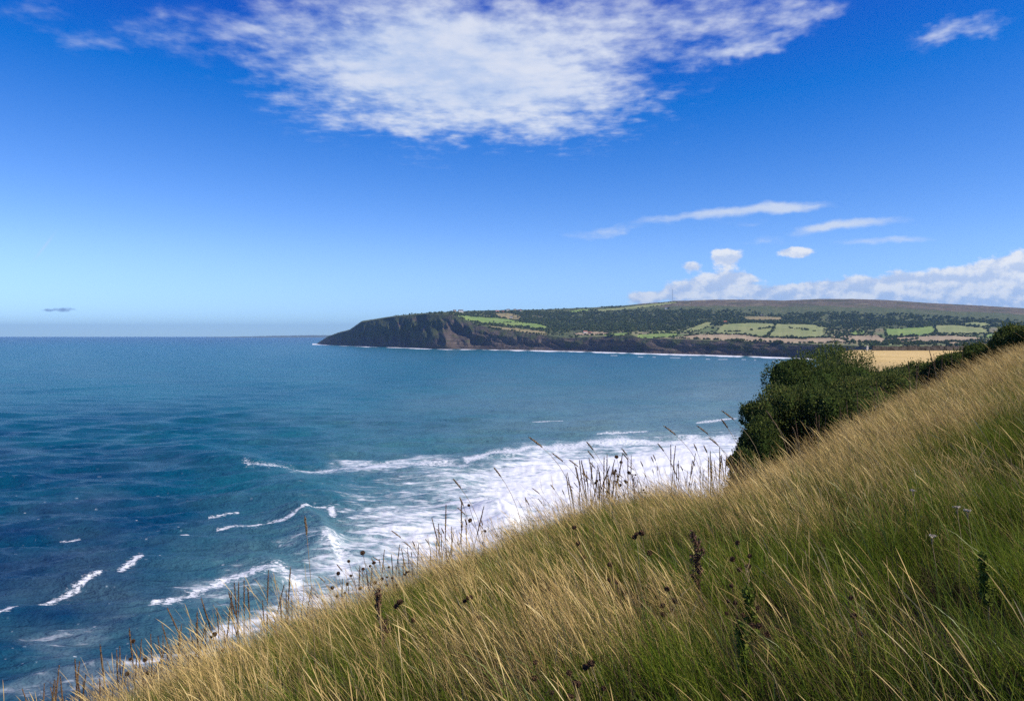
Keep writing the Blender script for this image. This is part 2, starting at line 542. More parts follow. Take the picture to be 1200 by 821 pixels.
    me = np_mesh('sea', np.stack([X, Y, Z], -1).reshape(-1, 3), grid_faces(*X.shape)[:, ::-1], sea_m,
                 dict(foam=foam, streak=np.clip(streak, 0, 1), deep=deep_, sand=sand_))
    return tag(link('sea', me), 'blue sea with white surf rolling in below the cliff', kind='structure')


build_sea()

# ------------------------------------------------------------------ far headland
CT = np.array([(372, 402.3), (385, 394.5), (400, 389.5), (410, 387), (424, 377.5), (440, 374.5), (462, 371), (500, 368), (530, 367.5), (538, 371),
               (550, 376.5), (562, 381), (575, 384), (600, 387), (640, 393), (665, 396), (702, 394), (740, 392.5), (752, 396.5), (790, 396.8),
               (840, 399), (890, 400), (940, 402.5), (1000, 405), (1100, 408), (1320, 412)], float)
SK = np.array([(372, 401.9), (385, 393.5), (400, 388.4), (410, 386), (424, 376), (440, 373.4), (462, 370), (500, 366.6), (530, 364.8), (560, 363.8),
               (600, 363), (640, 362.4), (680, 360.6), (720, 359), (750, 356), (790, 352.6), (840, 351), (880, 351), (920, 352), (960, 350.2),
               (1000, 350.2), (1040, 351.5), (1090, 355), (1140, 357.5), (1200, 361), (1320, 368)], float)
SKD = np.array([(372, 5150), (410, 4800), (462, 4650), (530, 4600), (600, 4900), (700, 5100), (850, 5000), (1000, 4900), (1200, 4500), (1320, 4200)], float)
NCOL, NCL, NLD = 1060, 44, 110
colpx = np.linspace(371.5, 1320, NCOL)


def ip(tab, x): return np.interp(x, tab[:, 0], tab[:, 1])


def far_surface():
    dS = depth_py(shore_py(colpx))
    pc, ps = ip(CT, colpx), ip(SK, colpx)
    pc += 0.7 * fbm(colpx / 17, colpx * 0, 3, 3) * sstep(colpx, 560, 600)
    pc = np.maximum(pc, ps + 0.5)
    ps = ps + 0.25 * fbm(colpx / 14, colpx * 0, 8, 3)
    hgt = np.maximum(HOR - pc, -20) / F * dS + EYE
    back = np.clip(hgt * 1.5, 30, 320)
    dC = dS + back
    dK = np.maximum(ip(SKD, colpx), dC + 60)
    U = (colpx - CX) / F
    X, Y, Z, T, PYv = [], [], [], [], []
    # below the water and the cliff
    along = np.cumsum(np.hypot(np.gradient(U * dS), np.gradient(dS)))
    for i in range(NCL + 1):
        w = i / NCL
        if i == 0:
            dep, z = dS - 15, np.full(NCOL, -5.0)
        else:
            w = (i - 1) / (NCL - 1)
            zc = (HOR - pc) / F * dC + EYE
            z = zc * w ** 0.92
            prof = w ** 1.0 + 0.10 * np.sin(w * 6.28)
            dep = dS + back * prof
            gul = np.abs(fbm(along / 190 + 0.25 * w, w * 0.7 + along * 0, 23, 4))
            but = fbm(along / 60, w * 3, 29, 3)
            env = np.sin(np.pi * np.clip(w, 0, 1)) ** 0.7
            dep = dep + (gul * 1.5 - 0.45) * back * 0.29 * env + but * back * 0.10 * env
            # lit rock buttress standing out of the cliff foot
            dep = dep - 130 * np.exp(-((colpx - 519) / 19.0) ** 2) * sstep(w, 0.58, 0.25) * sstep(w, -0.1, 0.05)
            z = z + but * 3 * env
        X.append(U * dep); Y.append(dep); Z.append(z); T.append(np.full(NCOL, -1 + w)); PYv.append(HOR - (z - EYE) / dep * F)
    for i in range(1, NLD + 1):
        t_ = i / NLD
        p = pc + (ps - pc) * t_
        dep = dC + (dK - dC) * t_ ** 0.92
        z = (HOR - p) / F * dep + EYE
        rel = fbm(U * dep / 420, dep / 420, 41, 4)
        z = z + rel * 9 * math.sin(math.pi * t_) ** 0.8 * np.clip((dK - dC) / 800, 0, 1)
        X.append(U * dep); Y.append(dep); Z.append(z); T.append(np.full(NCOL, t_)); PYv.append(p)
    for i in range(1, 7):                                   # the land beyond the skyline
        dep = dK + i * 300.0
        z = np.maximum(Z[-1] - 6 - i * 3 if i > 1 else Z[-1] - 2, -6)
        z = np.where(colpx < 560, np.maximum(z - i * 28, -6), z)
        X.append(U * dep); Y.append(dep); Z.append(z); T.append(np.full(NCOL, 1 + i / 10)); PYv.append(HOR - (z - EYE) / dep * F)
    return [np.array(a) for a in (X, Y, Z, T, PYv)]


FX, FY, FZ, FT, FP = far_surface()
FPX = np.broadcast_to(colpx, FX.shape)

cliff_m, t = mat('cliff_rock')
pos = t.node('ShaderNodeNewGeometry').outputs['Position']
cx_, cy_, cz_ = t.sep(pos)
cn = t.noise(pos, 0.02, 6, 0.62)
band = t.noise(t.xyz(t.m('MULTIPLY', cx_, 0.004), t.m('MULTIPLY', cy_, 0.004), t.m('MULTIPLY', cz_, 0.22)), 1.0, 4, 0.6)
veg = t.smooth(t.m('ADD', t.attr('veg'), t.m('MULTIPLY', t.m('SUBTRACT', cn, 0.5), 1.6)), 0.35, 0.7)
rock = t.mix(t.smooth(band, 0.35, 0.65), (0.048, 0.040, 0.036), (0.128, 0.100, 0.080))
rock = t.mix(t.smooth(cn, 0.4, 0.7), rock, (0.085, 0.062, 0.050))
surf(t, t.mix(veg, rock, t.mix(cn, (0.028, 0.042, 0.020), (0.075, 0.085, 0.035))), 0.95, 0.1, cn, 1.0, 22.0)

hill_m, t = mat('hillside_cover')
pos = t.node('ShaderNodeNewGeometry').outputs['Position']
hn = t.noise(pos, 0.010, 6, 0.65)
hn2 = t.noise(pos, 0.05, 5, 0.65)
hn3 = t.noise(pos, 0.0045, 6, 0.7)
moor = t.smooth(t.m('ADD', t.attr('moor'), t.m('MULTIPLY', t.m('SUBTRACT', hn, 0.5), 1.2)), 0.35, 0.65)
scrub = t.mix(t.smooth(hn2, 0.38, 0.62), (0.050, 0.072, 0.028), (0.11, 0.122, 0.050))
scrub = t.mix(t.smooth(hn, 0.57, 0.70), scrub, (0.17, 0.15, 0.085))
heath = t.mix(t.smooth(hn2, 0.35, 0.65), (0.080, 0.062, 0.048), (0.155, 0.125, 0.082))
heath = t.mix(t.smooth(hn, 0.55, 0.68), heath, (0.21, 0.175, 0.10))
heath = t.mix(t.m('MULTIPLY', t.smooth(hn3, 0.50, 0.60), 0.8), heath, (0.060, 0.066, 0.034))
scrub = t.mix(t.smooth(t.m('ADD', t.attr('past'), t.m('MULTIPLY', t.m('SUBTRACT', hn, 0.5), 1.4)), 0.3, 0.7), scrub, t.mix(t.smooth(hn3, 0.4, 0.6), (0.13, 0.165, 0.06), (0.21, 0.18, 0.10)))
surf(t, t.mix(moor, scrub, heath), 0.95, 0.1, hn2, 1.0, 6.0)


def field_mat(name, a, b):
    m, t = mat(name)
    pos = t.node('ShaderNodeNewGeometry').outputs['Position']
    n = t.noise(pos, 0.012, 5, 0.6); n2 = t.noise(pos, 0.09, 4, 0.6)
    c = t.mix(t.smooth(n, 0.36, 0.66), a, b)
    c = t.mix(t.m('MULTIPLY', t.smooth(n2, 0.45, 0.75), 0.35), c, tuple(x * 0.72 for x in a))
    surf(t, c, 0.9, 0.15, n2, 0.6, 1.0)
    return m


M_green = field_mat('pasture_green', (0.156, 0.242, 0.050), (0.219, 0.277, 0.072))
M_pale = field_mat('pasture_pale', (0.206, 0.242, 0.083), (0.275, 0.283, 0.110))
M_tan = field_mat('stubble_tan', (0.312, 0.236, 0.138), (0.388, 0.301, 0.176))
M_rough = field_mat('rough_grass', (0.213, 0.183, 0.077), (0.300, 0.236, 0.110))
FIELDS = [
    ('long bright green pasture above the dark cliff face', M_green, [(536, 370), (560, 369.6), (585, 372.2), (612, 377), (643, 383.6), (640, 386), (600, 382), (572, 378.6), (556, 376.4), (541, 373)]),
    ('rough tan ground below the hilltop houses', M_rough, [(577, 367), (596, 366.5), (612, 370.4), (610, 375.6), (590, 372.4)]),
    ('tan grassy rim along the cliff top', M_rough, [(572, 381), (600, 384.2), (640, 388.6), (642, 392.6), (600, 388.5), (574, 385)]),
    ('small tan field above the cliff with a farmhouse beside it', M_tan, [(673, 390.5), (690, 388.6), (717, 388.5), (716, 391), (676, 393.2)]),
    ('narrow green field on the cliff edge right of the farm', M_green, [(704, 392), (720, 389.8), (736, 389.2), (737, 392), (712, 394.4)]),
    ('bright green field beside the cliff corner', M_green, [(746, 392.5), (760, 391), (777, 389.8), (796, 390), (793, 394), (766, 396.2), (748, 396)]),
    ('pale green strip climbing towards the dark wood', M_pale, [(756, 388), (778, 386.4), (800, 386.6), (826, 378.6), (836, 378), (832, 383), (806, 388), (770, 389.4)]),
    ('wide pale green pasture crossed by hedges', M_pale, [(848, 381), (880, 378.4), (908, 379), (908, 386), (897, 395), (862, 391.2), (836, 391.5), (842, 385)]),
    ('pale green pasture right of the slanting hedge', M_pale, [(911, 379), (940, 379.6), (958, 381), (972, 386), (965, 394), (940, 396.2), (901, 395)]),
    ('long tan stubble strip along the cliff top', M_tan, [(790, 396), (812, 392.5), (835, 392), (862, 391.8), (897, 395.6), (940, 397), (960, 395), (985, 397), (1000, 401), (940, 402), (860, 398.9)]),
    ('tan stubble field below the round wood', M_tan, [(962, 394.5), (985, 392), (1030, 391.4), (1038, 399.4), (1004, 400.6), (988, 396.6)]),
    ('small green field between two woods', M_green, [(996, 388), (1013, 386.6), (1013, 391), (999, 392)]),
    ('bright green field in the middle of the patchwork', M_green, [(1036, 386), (1060, 385), (1094, 383.4), (1098, 393), (1060, 394), (1038, 392.6)]),
    ('green field right of the lane hedge', M_pale, [(1096, 383.2), (1125, 383), (1158, 386), (1160, 392), (1130, 394), (1101, 393)]),
    ('tan field under the bright green one', M_tan, [(1042, 396), (1060, 394.6), (1100, 394.2), (1150, 396), (1150, 399), (1050, 401)]),
    ('green field at the far right of the valley', M_green, [(1163, 389), (1202, 387), (1240, 389), (1240, 396), (1154, 396.6)]),
    ('green strip just above the stone wall line', M_pale, [(1008, 401.4), (1044, 401.4), (1060, 400.6), (1072, 404), (1008, 405)]),
    ('tan field low on the right of the valley', M_tan, [(1110, 400), (1180, 398), (1240, 399), (1240, 406), (1112, 405)]),
    ('high green pasture near the left skyline', M_green, [(660, 366), (676, 363), (692, 361.9), (698, 363.2), (672, 367)]),
    ('sunlit pasture climbing to the skyline below the mast', M_pale, [(694, 363.6), (716, 361), (740, 358.6), (764, 355.8), (790, 353.4), (794, 355), (760, 359.6), (728, 363.4), (704, 365.4)]),
    ('ochre clearing in the wood on the hillside', M_rough, [(868, 371.4), (890, 369.8), (918, 372.6), (914, 375.8), (884, 374)]),
    ('thin pale field high up at the right', M_pale, [(1118, 380), (1146, 378.4), (1170, 381), (1164, 383.6), (1128, 383)]),
]


def build_far():
    nr, nc = FX.shape
    V = np.stack([FX, FY, FZ], -1).reshape(-1, 3)
    Fq = grid_faces(nr, nc)
    fp = FPX.reshape(-1)[Fq].mean(1); fq = FP.reshape(-1)[Fq].mean(1); ft = FT.reshape(-1)[Fq].mean(1)
    region = np.full(len(Fq), -1)
    region[ft < 0.0] = -2
    land = (ft >= 0.0) & (ft < 1)
    for i, (_, _, poly) in enumerate(FIELDS):
        jp = fp + 0.8 * fbm(fp / 6, fq / 2, i, 2); jq = fq + 0.25 * fbm(fp / 7, fq / 2, i + 40, 2)
        region[land & inpoly(jp, jq, poly)] = i
    moor_ = np.clip(sstep(FP - np.interp(FPX, SK[:, 0], SK[:, 1]), np.interp(FPX, [700, 800, 1000, 1320], [2, 12, 17, 12]), 1), 0, 1) * sstep(FPX, 690, 800)
    past_ = np.clip(sstep(FP, np.interp(FPX, [640, 760, 830, 1000, 1320], [387, 385, 379, 383, 380]), np.interp(FPX, [640, 760, 830, 1000, 1320], [391, 389, 383, 388, 386])) * sstep(FPX, 640, 700), 0, 1) * 0.8
    veg_ = np.clip(np.interp(FPX, [372, 400, 500, 540, 600, 700, 1000], [0.25, 0.5, 0.75, 0.4, 0.35, 0.42, 0.5]) + 0.45 * (FT + 0.45) + 0.35 * fbm(FPX / 20, FP / 9, 60, 3), 0, 1)

    def sub(name, idx, m, attrs=None):
        f = Fq[idx]
        u, inv = np.unique(f, return_inverse=True)
        return link(name, np_mesh(name, V[u], inv.reshape(f.shape), m, {k: a.reshape(-1)[u] for k, a in (attrs or {}).items()}))
    tag(sub('cliff', region == -2, cliff_m, dict(veg=veg_)), 'dark sea cliffs of the far headland', kind='structure')
    tag(sub('hillside', region == -1, hill_m, dict(moor=moor_, past=past_)), 'wooded hillside rising to brown moor', kind='structure')
    for i, (lab, m, _) in enumerate(FIELDS):
        idx = region == i
        if idx.any():
            tag(sub('field', idx, m), lab, kind='structure')
    return region


region = build_far()


def far_point(px, t_):
    """a point on the headland's land for image column px and share t_ of the way from cliff edge to skyline"""
    c = np.clip((np.asarray(px) - colpx[0]) / (colpx[1] - colpx[0]), 0, NCOL - 1.001)
    r = NCL + 1 + np.clip(np.asarray(t_), 0.001, 1) * NLD - 1
    ci, ri = c.astype(int), r.astype(int)
    return np.stack([A[ri, ci] for A in (FX, FY, FZ)], -1)


def far_at(px, py):
    px = np.asarray(px, float); py = np.asarray(py, float)
    pc, ps = np.maximum(ip(CT, px), ip(SK, px) + 0.5), ip(SK, px)
    return far_point(px, (py - pc) / (ps - pc))


# ------------------------------------------------------------------ scattering
def scatter(name, pts, rot, scl, idx, protos):
    col = bpy.data.collections.new(name + '_kinds')
    for i, (me) in enumerate(protos):
        o = bpy.data.objects.new('%s_kind_%02d' % (name, i), me)
        col.objects.link(o)
    me = bpy.data.meshes.new(name)
    me.vertices.add(len(pts))
    me.vertices.foreach_set('co', np.asarray(pts, np.float32).ravel())
    a = me.attributes.new('rot', 'FLOAT_VECTOR', 'POINT'); a.data.foreach_set('vector', np.asarray(rot, np.float32).ravel())
    a = me.attributes.new('scl', 'FLOAT_VECTOR', 'POINT'); a.data.foreach_set('vector', np.asarray(scl, np.float32).ravel())
    a = me.attributes.new('idx', 'INT', 'POINT'); a.data.foreach_set('value', np.asarray(idx, np.int32))
    me.update()
    o = link(name, me)
    ng = bpy.data.node_groups.new(name, 'GeometryNodeTree')
    ng.interface.new_socket('Geometry', in_out='INPUT', socket_type='NodeSocketGeometry')
    ng.interface.new_socket('Geometry', in_out='OUTPUT', socket_type='NodeSocketGeometry')
    gi, go = ng.nodes.new('NodeGroupInput'), ng.nodes.new('NodeGroupOutput')
    iop = ng.nodes.new('GeometryNodeInstanceOnPoints')
    ci = ng.nodes.new('GeometryNodeCollectionInfo')
    ci.inputs['Collection'].default_value = col
    ci.inputs['Separate Children'].default_value = True
    ci.inputs['Reset Children'].default_value = True
    iop.inputs['Pick Instance'].default_value = True
    ng.links.new(gi.outputs[0], iop.inputs['Points'])
    ng.links.new(ci.outputs[0], iop.inputs['Instance'])
    for an, dt, s in (('rot', 'FLOAT_VECTOR', 'Rotation'), ('scl', 'FLOAT_VECTOR', 'Scale'), ('idx', 'INT', 'Instance Index')):
        na = ng.nodes.new('GeometryNodeInputNamedAttribute')
        na.data_type = dt
        na.inputs['Name'].default_value = an
        ng.links.new([s_ for s_ in na.outputs if s_.enabled][0], iop.inputs[s])
    ng.links.new(iop.outputs[0], go.inputs[0])
    md = o.modifiers.new('scatter', 'NODES')
    md.node_group = ng
    return o


def leaf_cloud(centers, normals, size, aspect, r, up=0.0):
    """one small folded leaf (2 triangles) per centre"""
    n = len(centers)
    ax = normals + r.normal(0, 0.55, (n, 3)) + np.array([0, 0, up])
    ax /= np.linalg.norm(ax, axis=1)[:, None] + 1e-9
    side = np.cross(ax, r.normal(0, 1, (n, 3)))
    side /= np.linalg.norm(side, axis=1)[:, None] + 1e-9
    sz = size * r.uniform(0.6, 1.4, n)[:, None]
    V = np.stack([centers - ax * sz * 0.5, centers + side * sz * aspect, centers + ax * sz * 0.5, centers - side * sz * aspect], 1)
    return V.reshape(-1, 3), np.arange(n * 4).reshape(n, 4), np.repeat(r.random(n), 4)


def shell_points(lobes, n, r, inner=0.72, low=-0.45):
    out, nor = [], []
    vol = np.array([l[3] * l[4] * l[5] for l in lobes]) ** 0.66
    cnt = (n * vol / vol.sum()).astype(int)
    for (cx, cy, cz, rx, ry, rz), c in zip(lobes, cnt):
        dd = r.normal(0, 1, (c, 3)); dd /= np.linalg.norm(dd, axis=1)[:, None]
        dd = dd[dd[:, 2] > low]
        rad = 1 - (1 - inner) * r.random(len(dd)) ** 1.6
        bump = 1 + 0.16 * fbm(dd[:, 0] * 3 + cx, dd[:, 1] * 3 + dd[:, 2] * 2.3 + cy, 77, 3)
        p = dd * (rad * bump)[:, None] * np.array([rx, ry, rz])
        out.append(p + np.array([cx, cy, cz])); nor.append(dd)
    P_, N_ = np.concatenate(out), np.concatenate(nor)
    keep = np.ones(len(P_), bool)
    for (cx, cy, cz, rx, ry, rz) in lobes:
        q = ((P_ - np.array([cx, cy, cz])) / np.array([rx, ry, rz]))
        keep &= (q ** 2).sum(1) > 0.42
    return P_[keep], N_[keep]


# far woods and hedges
M_wood = plant_mat('wood_leaves', [(0, (0.048, 0.078, 0.028)), (0.5, (0.085, 0.120, 0.044)), (0.85, (0.12, 0.138, 0.052)), (1, (0.14, 0.13, 0.055))], 0.15, 0.75)


def far_crown(seed):
    r = np.random.default_rng(seed)
    lobes = [(r.uniform(-.35, .35), r.uniform(-.35, .35), r.uniform(0.45, 0.9), r.uniform(.45, .7), r.uniform(.45, .7), r.uniform(.4, .6)) for _ in range(4)]
    p, n = shell_points(lobes, 260, r, 0.75, -0.7)
    V, Fc, rr = leaf_cloud(p, n * 0.3, 0.42, 0.42, r)
    return np_mesh('far_crown', V, Fc, M_wood, dict(r=rr), False)


crowns = [far_crown(s) for s in range(5)]
FREG = region.reshape(FX.shape[0] - 1, FX.shape[1] - 1)


def region_at(px, t_):
    c = np.clip(((px - colpx[0]) / (colpx[1] - colpx[0])).astype(int), 0, NCOL - 2)
    rr = np.clip((NCL + t_ * NLD).astype(int), 0, FREG.shape[0] - 1)
    return FREG[rr, c]


def far_woods():
    r = np.random.default_rng(31)
    px = r.uniform(470, 1300, 52000); t_ = r.random(52000) ** 0.9
    pc, ps = ip(CT, px), ip(SK, px)
    py = pc + (ps - pc) * t_
    belt = np.interp(px, [470, 540, 600, 640, 740, 800, 900, 1000, 1300], [0.15, 0.2, 0.5, 0.9, 0.95, 0.9, 0.8, 0.75, 0.75])
    band = sstep(py, ps + np.interp(px, [600, 700, 800, 900, 1300], [1, 4, 8, 14, 13]), ps + np.interp(px, [600, 700, 800, 900, 1300], [3, 8, 14, 22, 20]))
    lo = 1 - 0.95 * sstep(py, np.interp(px, [640, 760, 830, 1000, 1300], [386, 386, 379, 381, 384]), np.interp(px, [640, 760, 830, 1000, 1300], [389, 389, 383, 385, 389]))
    patch = 0.25 + 0.9 * sstep(fbm(px / 16, py / 4.5, 19, 3), -0.25, 0.25)
    reg = region_at(px, t_)
    keep = (r.random(len(px)) < belt * band * lo * patch) & (reg == -1)
    px, t_ = px[keep], t_[keep]
    # hedges round the fields
    hp, hq = [], []
    for i, (_, _, poly) in enumerate(FIELDS):
        for (x0, y0), (x1, y1) in zip(poly, poly[1:] + poly[:1]):
            L = math.hypot(x1 - x0, (y1 - y0) * 3)
            m = int(L * 0.7)
            s_ = r.random(m)
            s_ = s_[fbm(s_ * L / 9 + x0, s_ * 0 + y0, i, 2) > -0.32]
            hp.append(x0 + (x1 - x0) * s_); hq.append(y0 + (y1 - y0) * s_)
    # named lines and clumps: slanting hedge, copses, trees on the skyline
    for (x0, y0, x1, y1, m) in ((910, 379, 899, 395, 34), (1096, 383, 1099, 393, 26), (1038, 387, 1040, 400, 26), (880, 386, 908, 384, 30), (850, 387, 868, 388, 24), (925, 385, 955, 388, 20),
                                (1040, 400, 1080, 396, 40), (926, 396.4, 946, 397, 26), (545, 365, 660, 362.9, 90), (462, 370, 535, 365, 50), (640, 362.6, 690, 360.8, 24), (1100, 391, 1160, 395, 30)):
        s_ = r.random(m); hp.append(x0 + (x1 - x0) * s_); hq.append(y0 + (y1 - y0) * s_ + r.normal(0, 0.2, m))
    for (cx, cy, sx, sy, m) in ((984, 389, 9, 2.6, 190), (1016, 387, 7, 2.6, 110), (719, 359, 6, 0.6, 90), (1075, 402, 12, 1.4, 90), (1048, 396, 5, 2, 50), (1140, 402, 14, 1.4, 60), (1176, 390, 6, 1.5, 40),
                                (545, 369.5, 9, 1.2, 50), (630, 372, 14, 3.5, 260), (625, 366, 16, 1.4, 90), (600, 378, 14, 0.5, 26), (652, 385, 6, 4, 110), (560, 366.6, 6, .7, 26), (862, 398.6, 4, .5, 26), (790, 387.4, 16, 1.6, 110), (1030, 402.5, 16, 0.9, 70)):
        hp.append(r.normal(cx, sx, m)); hq.append(r.normal(cy, sy, m))
    hp, hq = np.concatenate(hp), np.concatenate(hq)
    pc, ps = ip(CT, hp), ip(SK, hp)
    ht = np.clip((hq - pc) / (np.minimum(ps, pc - 0.5) - pc), 0.004, 0.999)
    px = np.concatenate([px, hp]); t_ = np.concatenate([t_, ht])
    pts = far_point(px, t_)
    n = len(px)
    s_ = r.uniform(4.2, 7.5, n)
    s_[-len(hp):] *= r.uniform(0.35, 0.8, len(hp))
    pts[:, 2] -= s_ * 0.12
    rot = np.stack([np.zeros(n), np.zeros(n), r.uniform(0, 6.28, n)], -1)
    scl = np.stack([s_ * 1.15, s_ * 1.15, s_ * r.uniform(0.8, 1.25, n)], -1)
    tag(scatter('woodland', pts, rot, scl, r.integers(0, 5, n), crowns), 'dark woods and hedges covering the far hillside', 'woodland', kind='stuff')


far_woods()

# very distant coast on the horizon
dm, t = mat('distant_land')
surf(t, (0.10, 0.12, 0.09), 0.95, 0.1)
dpx = np.linspace(235, 420, 160)
dh_ = np.interp(dpx, [235, 262, 300, 330, 362, 420], [0, 14, 34, 50, 62, 70]) * (1 + 0.12 * fbm(dpx / 9, dpx * 0, 2, 3))
DD = 21000
rowsV = []
for dd, k in ((DD - 60, 0.0), (DD, 0.8), (DD + 400, 1.0), (DD + 2500, 0.9), (DD + 2600, 0.0)):
    rowsV.append(np.stack([(dpx - CX) / F * dd, np.full_like(dpx, dd), dh_ * k - 3], -1))
tag(link('distant_coast', np_mesh('distant_coast', np.concatenate(rowsV), grid_faces(5, 160), dm)), 'faint strip of distant coast on the sea horizon', kind='structure')


# ------------------------------------------------------------------ buildings on the headland
def simple(name, c, rough=0.8, c2=None, scale=8.0):
    m, t = mat(name)
    if c2 is None:
        c2 = tuple(x * 0.75 for x in c)
    n = t.noise(t.node('ShaderNodeTexCoord').outputs['Object'], scale, 5, 0.6)
    surf(t, t.mix(t.smooth(n, 0.35, 0.65), c, c2), rough, 0.25)
    return m


M_wall_w = simple('render_white', (0.72, 0.69, 0.62))
M_wall_s = simple('sandstone', (0.42, 0.34, 0.24))
M_roof_r = simple('roof_tiles_red', (0.36, 0.12, 0.07))
M_roof_g = simple('roof_slate', (0.11, 0.11, 0.13))
M_glass = simple('window_dark', (0.03, 0.035, 0.045), 0.2)


def boxv(x0, x1, y0, y1, z0, z1):
    V = [(x, y, z) for z in (z0, z1) for y in (y0, y1) for x in (x0, x1)]
    Fc = [(0, 2, 3, 1), (4, 5, 7, 6), (0, 1, 5, 4), (2, 6, 7, 3), (0, 4, 6, 2), (1, 3, 7, 5)]
    return V, Fc


def pymesh(name, V, Fc, m):
    me = bpy.data.meshes.new(name); me.from_pydata(V, [], Fc); me.update(); me.materials.append(m)
    return me


def house(px, py, w, dpt, h, wall, roof, label, cat='house', rot=0.0, chim=1):
    p = far_at(np.array([px]), np.array([py]))[0]
    root = bpy.data.objects.new('house' if cat == 'house' else cat.replace(' ', '_'), None)
    COL.objects.link(root); root.location = p; root.rotation_euler = (0, 0, rot); root.empty_display_size = 3
    tag(root, label, cat, 'buildings on the headland')
    V, Fc = boxv(-w / 2, w / 2, -dpt / 2, dpt / 2, -3, h); link('wall', pymesh('wall', V, Fc, wall), root)
    e = 0.5; rh = dpt * 0.45
    V = [(-w / 2 - e, -dpt / 2 - e, h), (w / 2 + e, -dpt / 2 - e, h), (w / 2 + e, dpt / 2 + e, h), (-w / 2 - e, dpt / 2 + e, h), (-w / 2 - e, 0, h + rh), (w / 2 + e, 0, h + rh)]
    rf = link('roof', pymesh('roof', V, [(0, 1, 5, 4), (2, 3, 4, 5), (0, 4, 3), (1, 2, 5), (0, 3, 2, 1)], roof), root)
    for k in range(chim):
        cx = (-0.35 + 0.7 * k) * w
        V, Fc = boxv(cx - 0.6, cx + 0.6, -0.6, 0.6, h + rh * 0.6, h + rh + 1.6); link('chimney', pymesh('chimney', V, Fc, wall), rf)
    nw = max(2, int(w / 4))
    for k in range(nw):
        x = -w / 2 + (k + 0.5) * w / nw
        for z in ((1.2, 4.2) if h > 5 else (1.2,)):
            V, Fc = boxv(x - 0.6, x + 0.6, -dpt / 2 - 0.06, -dpt / 2 + 0.1, z, z + 1.5); link('window', pymesh('window', V, Fc, M_glass), root)
    return root


house(540, 366.4, 26, 14, 13, M_wall_w, M_roof_g, 'pale hotel standing at the top of the headland cliff', 'hotel', 0.3, 2)
house(533.5, 365.3, 16, 10, 8, M_wall_s, M_roof_g, 'brown annexe left of the pale hotel on the cliff', 'house', 0.5)
house(583, 365.8, 20, 10, 8, M_wall_w, M_roof_r, 'leftmost white house of the hilltop row', 'house', 0.2)
house(590, 366.2, 16, 9, 7, M_wall_s, M_roof_r, 'stone house with red roof second from left in hilltop row', 'house', -0.2)
house(596, 364.6, 20, 10, 9, M_wall_w, M_roof_g, 'white house with grey roof amid the hilltop row', 'house', 0.1)
house(603.5, 364.2, 16, 9, 8, M_wall_s, M_roof_g, 'stone house with grey roof right of the white one on the hilltop', 'house', 0.4)
house(609, 364.8, 18, 9, 7, M_wall_w, M_roof_r, 'white red roofed house at the right end of the hilltop row', 'house', -0.3)
house(599.5, 371.8, 16, 9, 5, M_wall_w, M_roof_g, 'lone white cottage on the rough tan ground', 'house', 0.0)
house(686, 390, 17, 8, 5, M_wall_w, M_roof_r, 'farmhouse with red roof beside the small tan field', 'farmhouse', 0.2)
house(692, 390.4, 12, 8, 4, M_wall_s, M_roof_r, 'stone barn right of the red roofed farmhouse', 'barn', -0.4, 0)
house(850, 379.8, 14, 9, 6, M_wall_s, M_roof_r, 'red roofed house at the top of the wide pasture', 'house', 0.2)
house(781, 361.5, 18, 9, 6, M_wall_w, M_roof_g, 'white house among dark woods below the mast', 'house', 0.0)
house(893, 369.6, 16, 9, 5, M_wall_s, M_roof_g, 'grey farm at the ochre clearing in the wood', 'house', 0.2)


def mast():
    p = far_at(np.array([788.5]), np.array([353.0]))[0]
    root = bpy.data.objects.new('radio_mast', None); COL.objects.link(root); root.location = p
    tag(root, 'tall thin radio mast on the moor skyline', 'mast')
    m = simple('mast_steel', (0.20, 0.20, 0.21), 0.5)
    H = 74
    for k in range(3):
        a = k * 2.094
        x, y = 1.3 * math.cos(a), 1.3 * math.sin(a)
        V, Fc = boxv(x - .17, x + .17, y - .17, y + .17, -2, H); link('leg', pymesh('leg', V, Fc, m), root)
    V, Fc = [], []
    for i in range(18):
        for k in range(3):
            a, b = k * 2.094, (k + 1) * 2.094
            n = len(V); z = i * 4.1
            for (q, zz) in ((a, z), (b, z + 4.1)):
                for e in (-.12, .12):
                    V += [(1.3 * math.cos(q), 1.3 * math.sin(q), zz + e * 2), (1.3 * math.cos(q) * .85, 1.3 * math.sin(q) * .85, zz + e * 2)]
            Fc += [(n, n + 2, n + 6, n + 4), (n + 1, n + 5, n + 7, n + 3), (n + 2, n + 3, n + 7, n + 6), (n, n + 4, n + 5, n + 1)]
    link('bracing', pymesh('bracing', V, Fc, m), root)
    V, Fc = boxv(-.3, .3, -.3, .3, H, H + 9); link('antenna', pymesh('antenna', V, Fc, m), root)


mast()

# ------------------------------------------------------------------ near ground
GRASS = 0.50
LS = 1.4


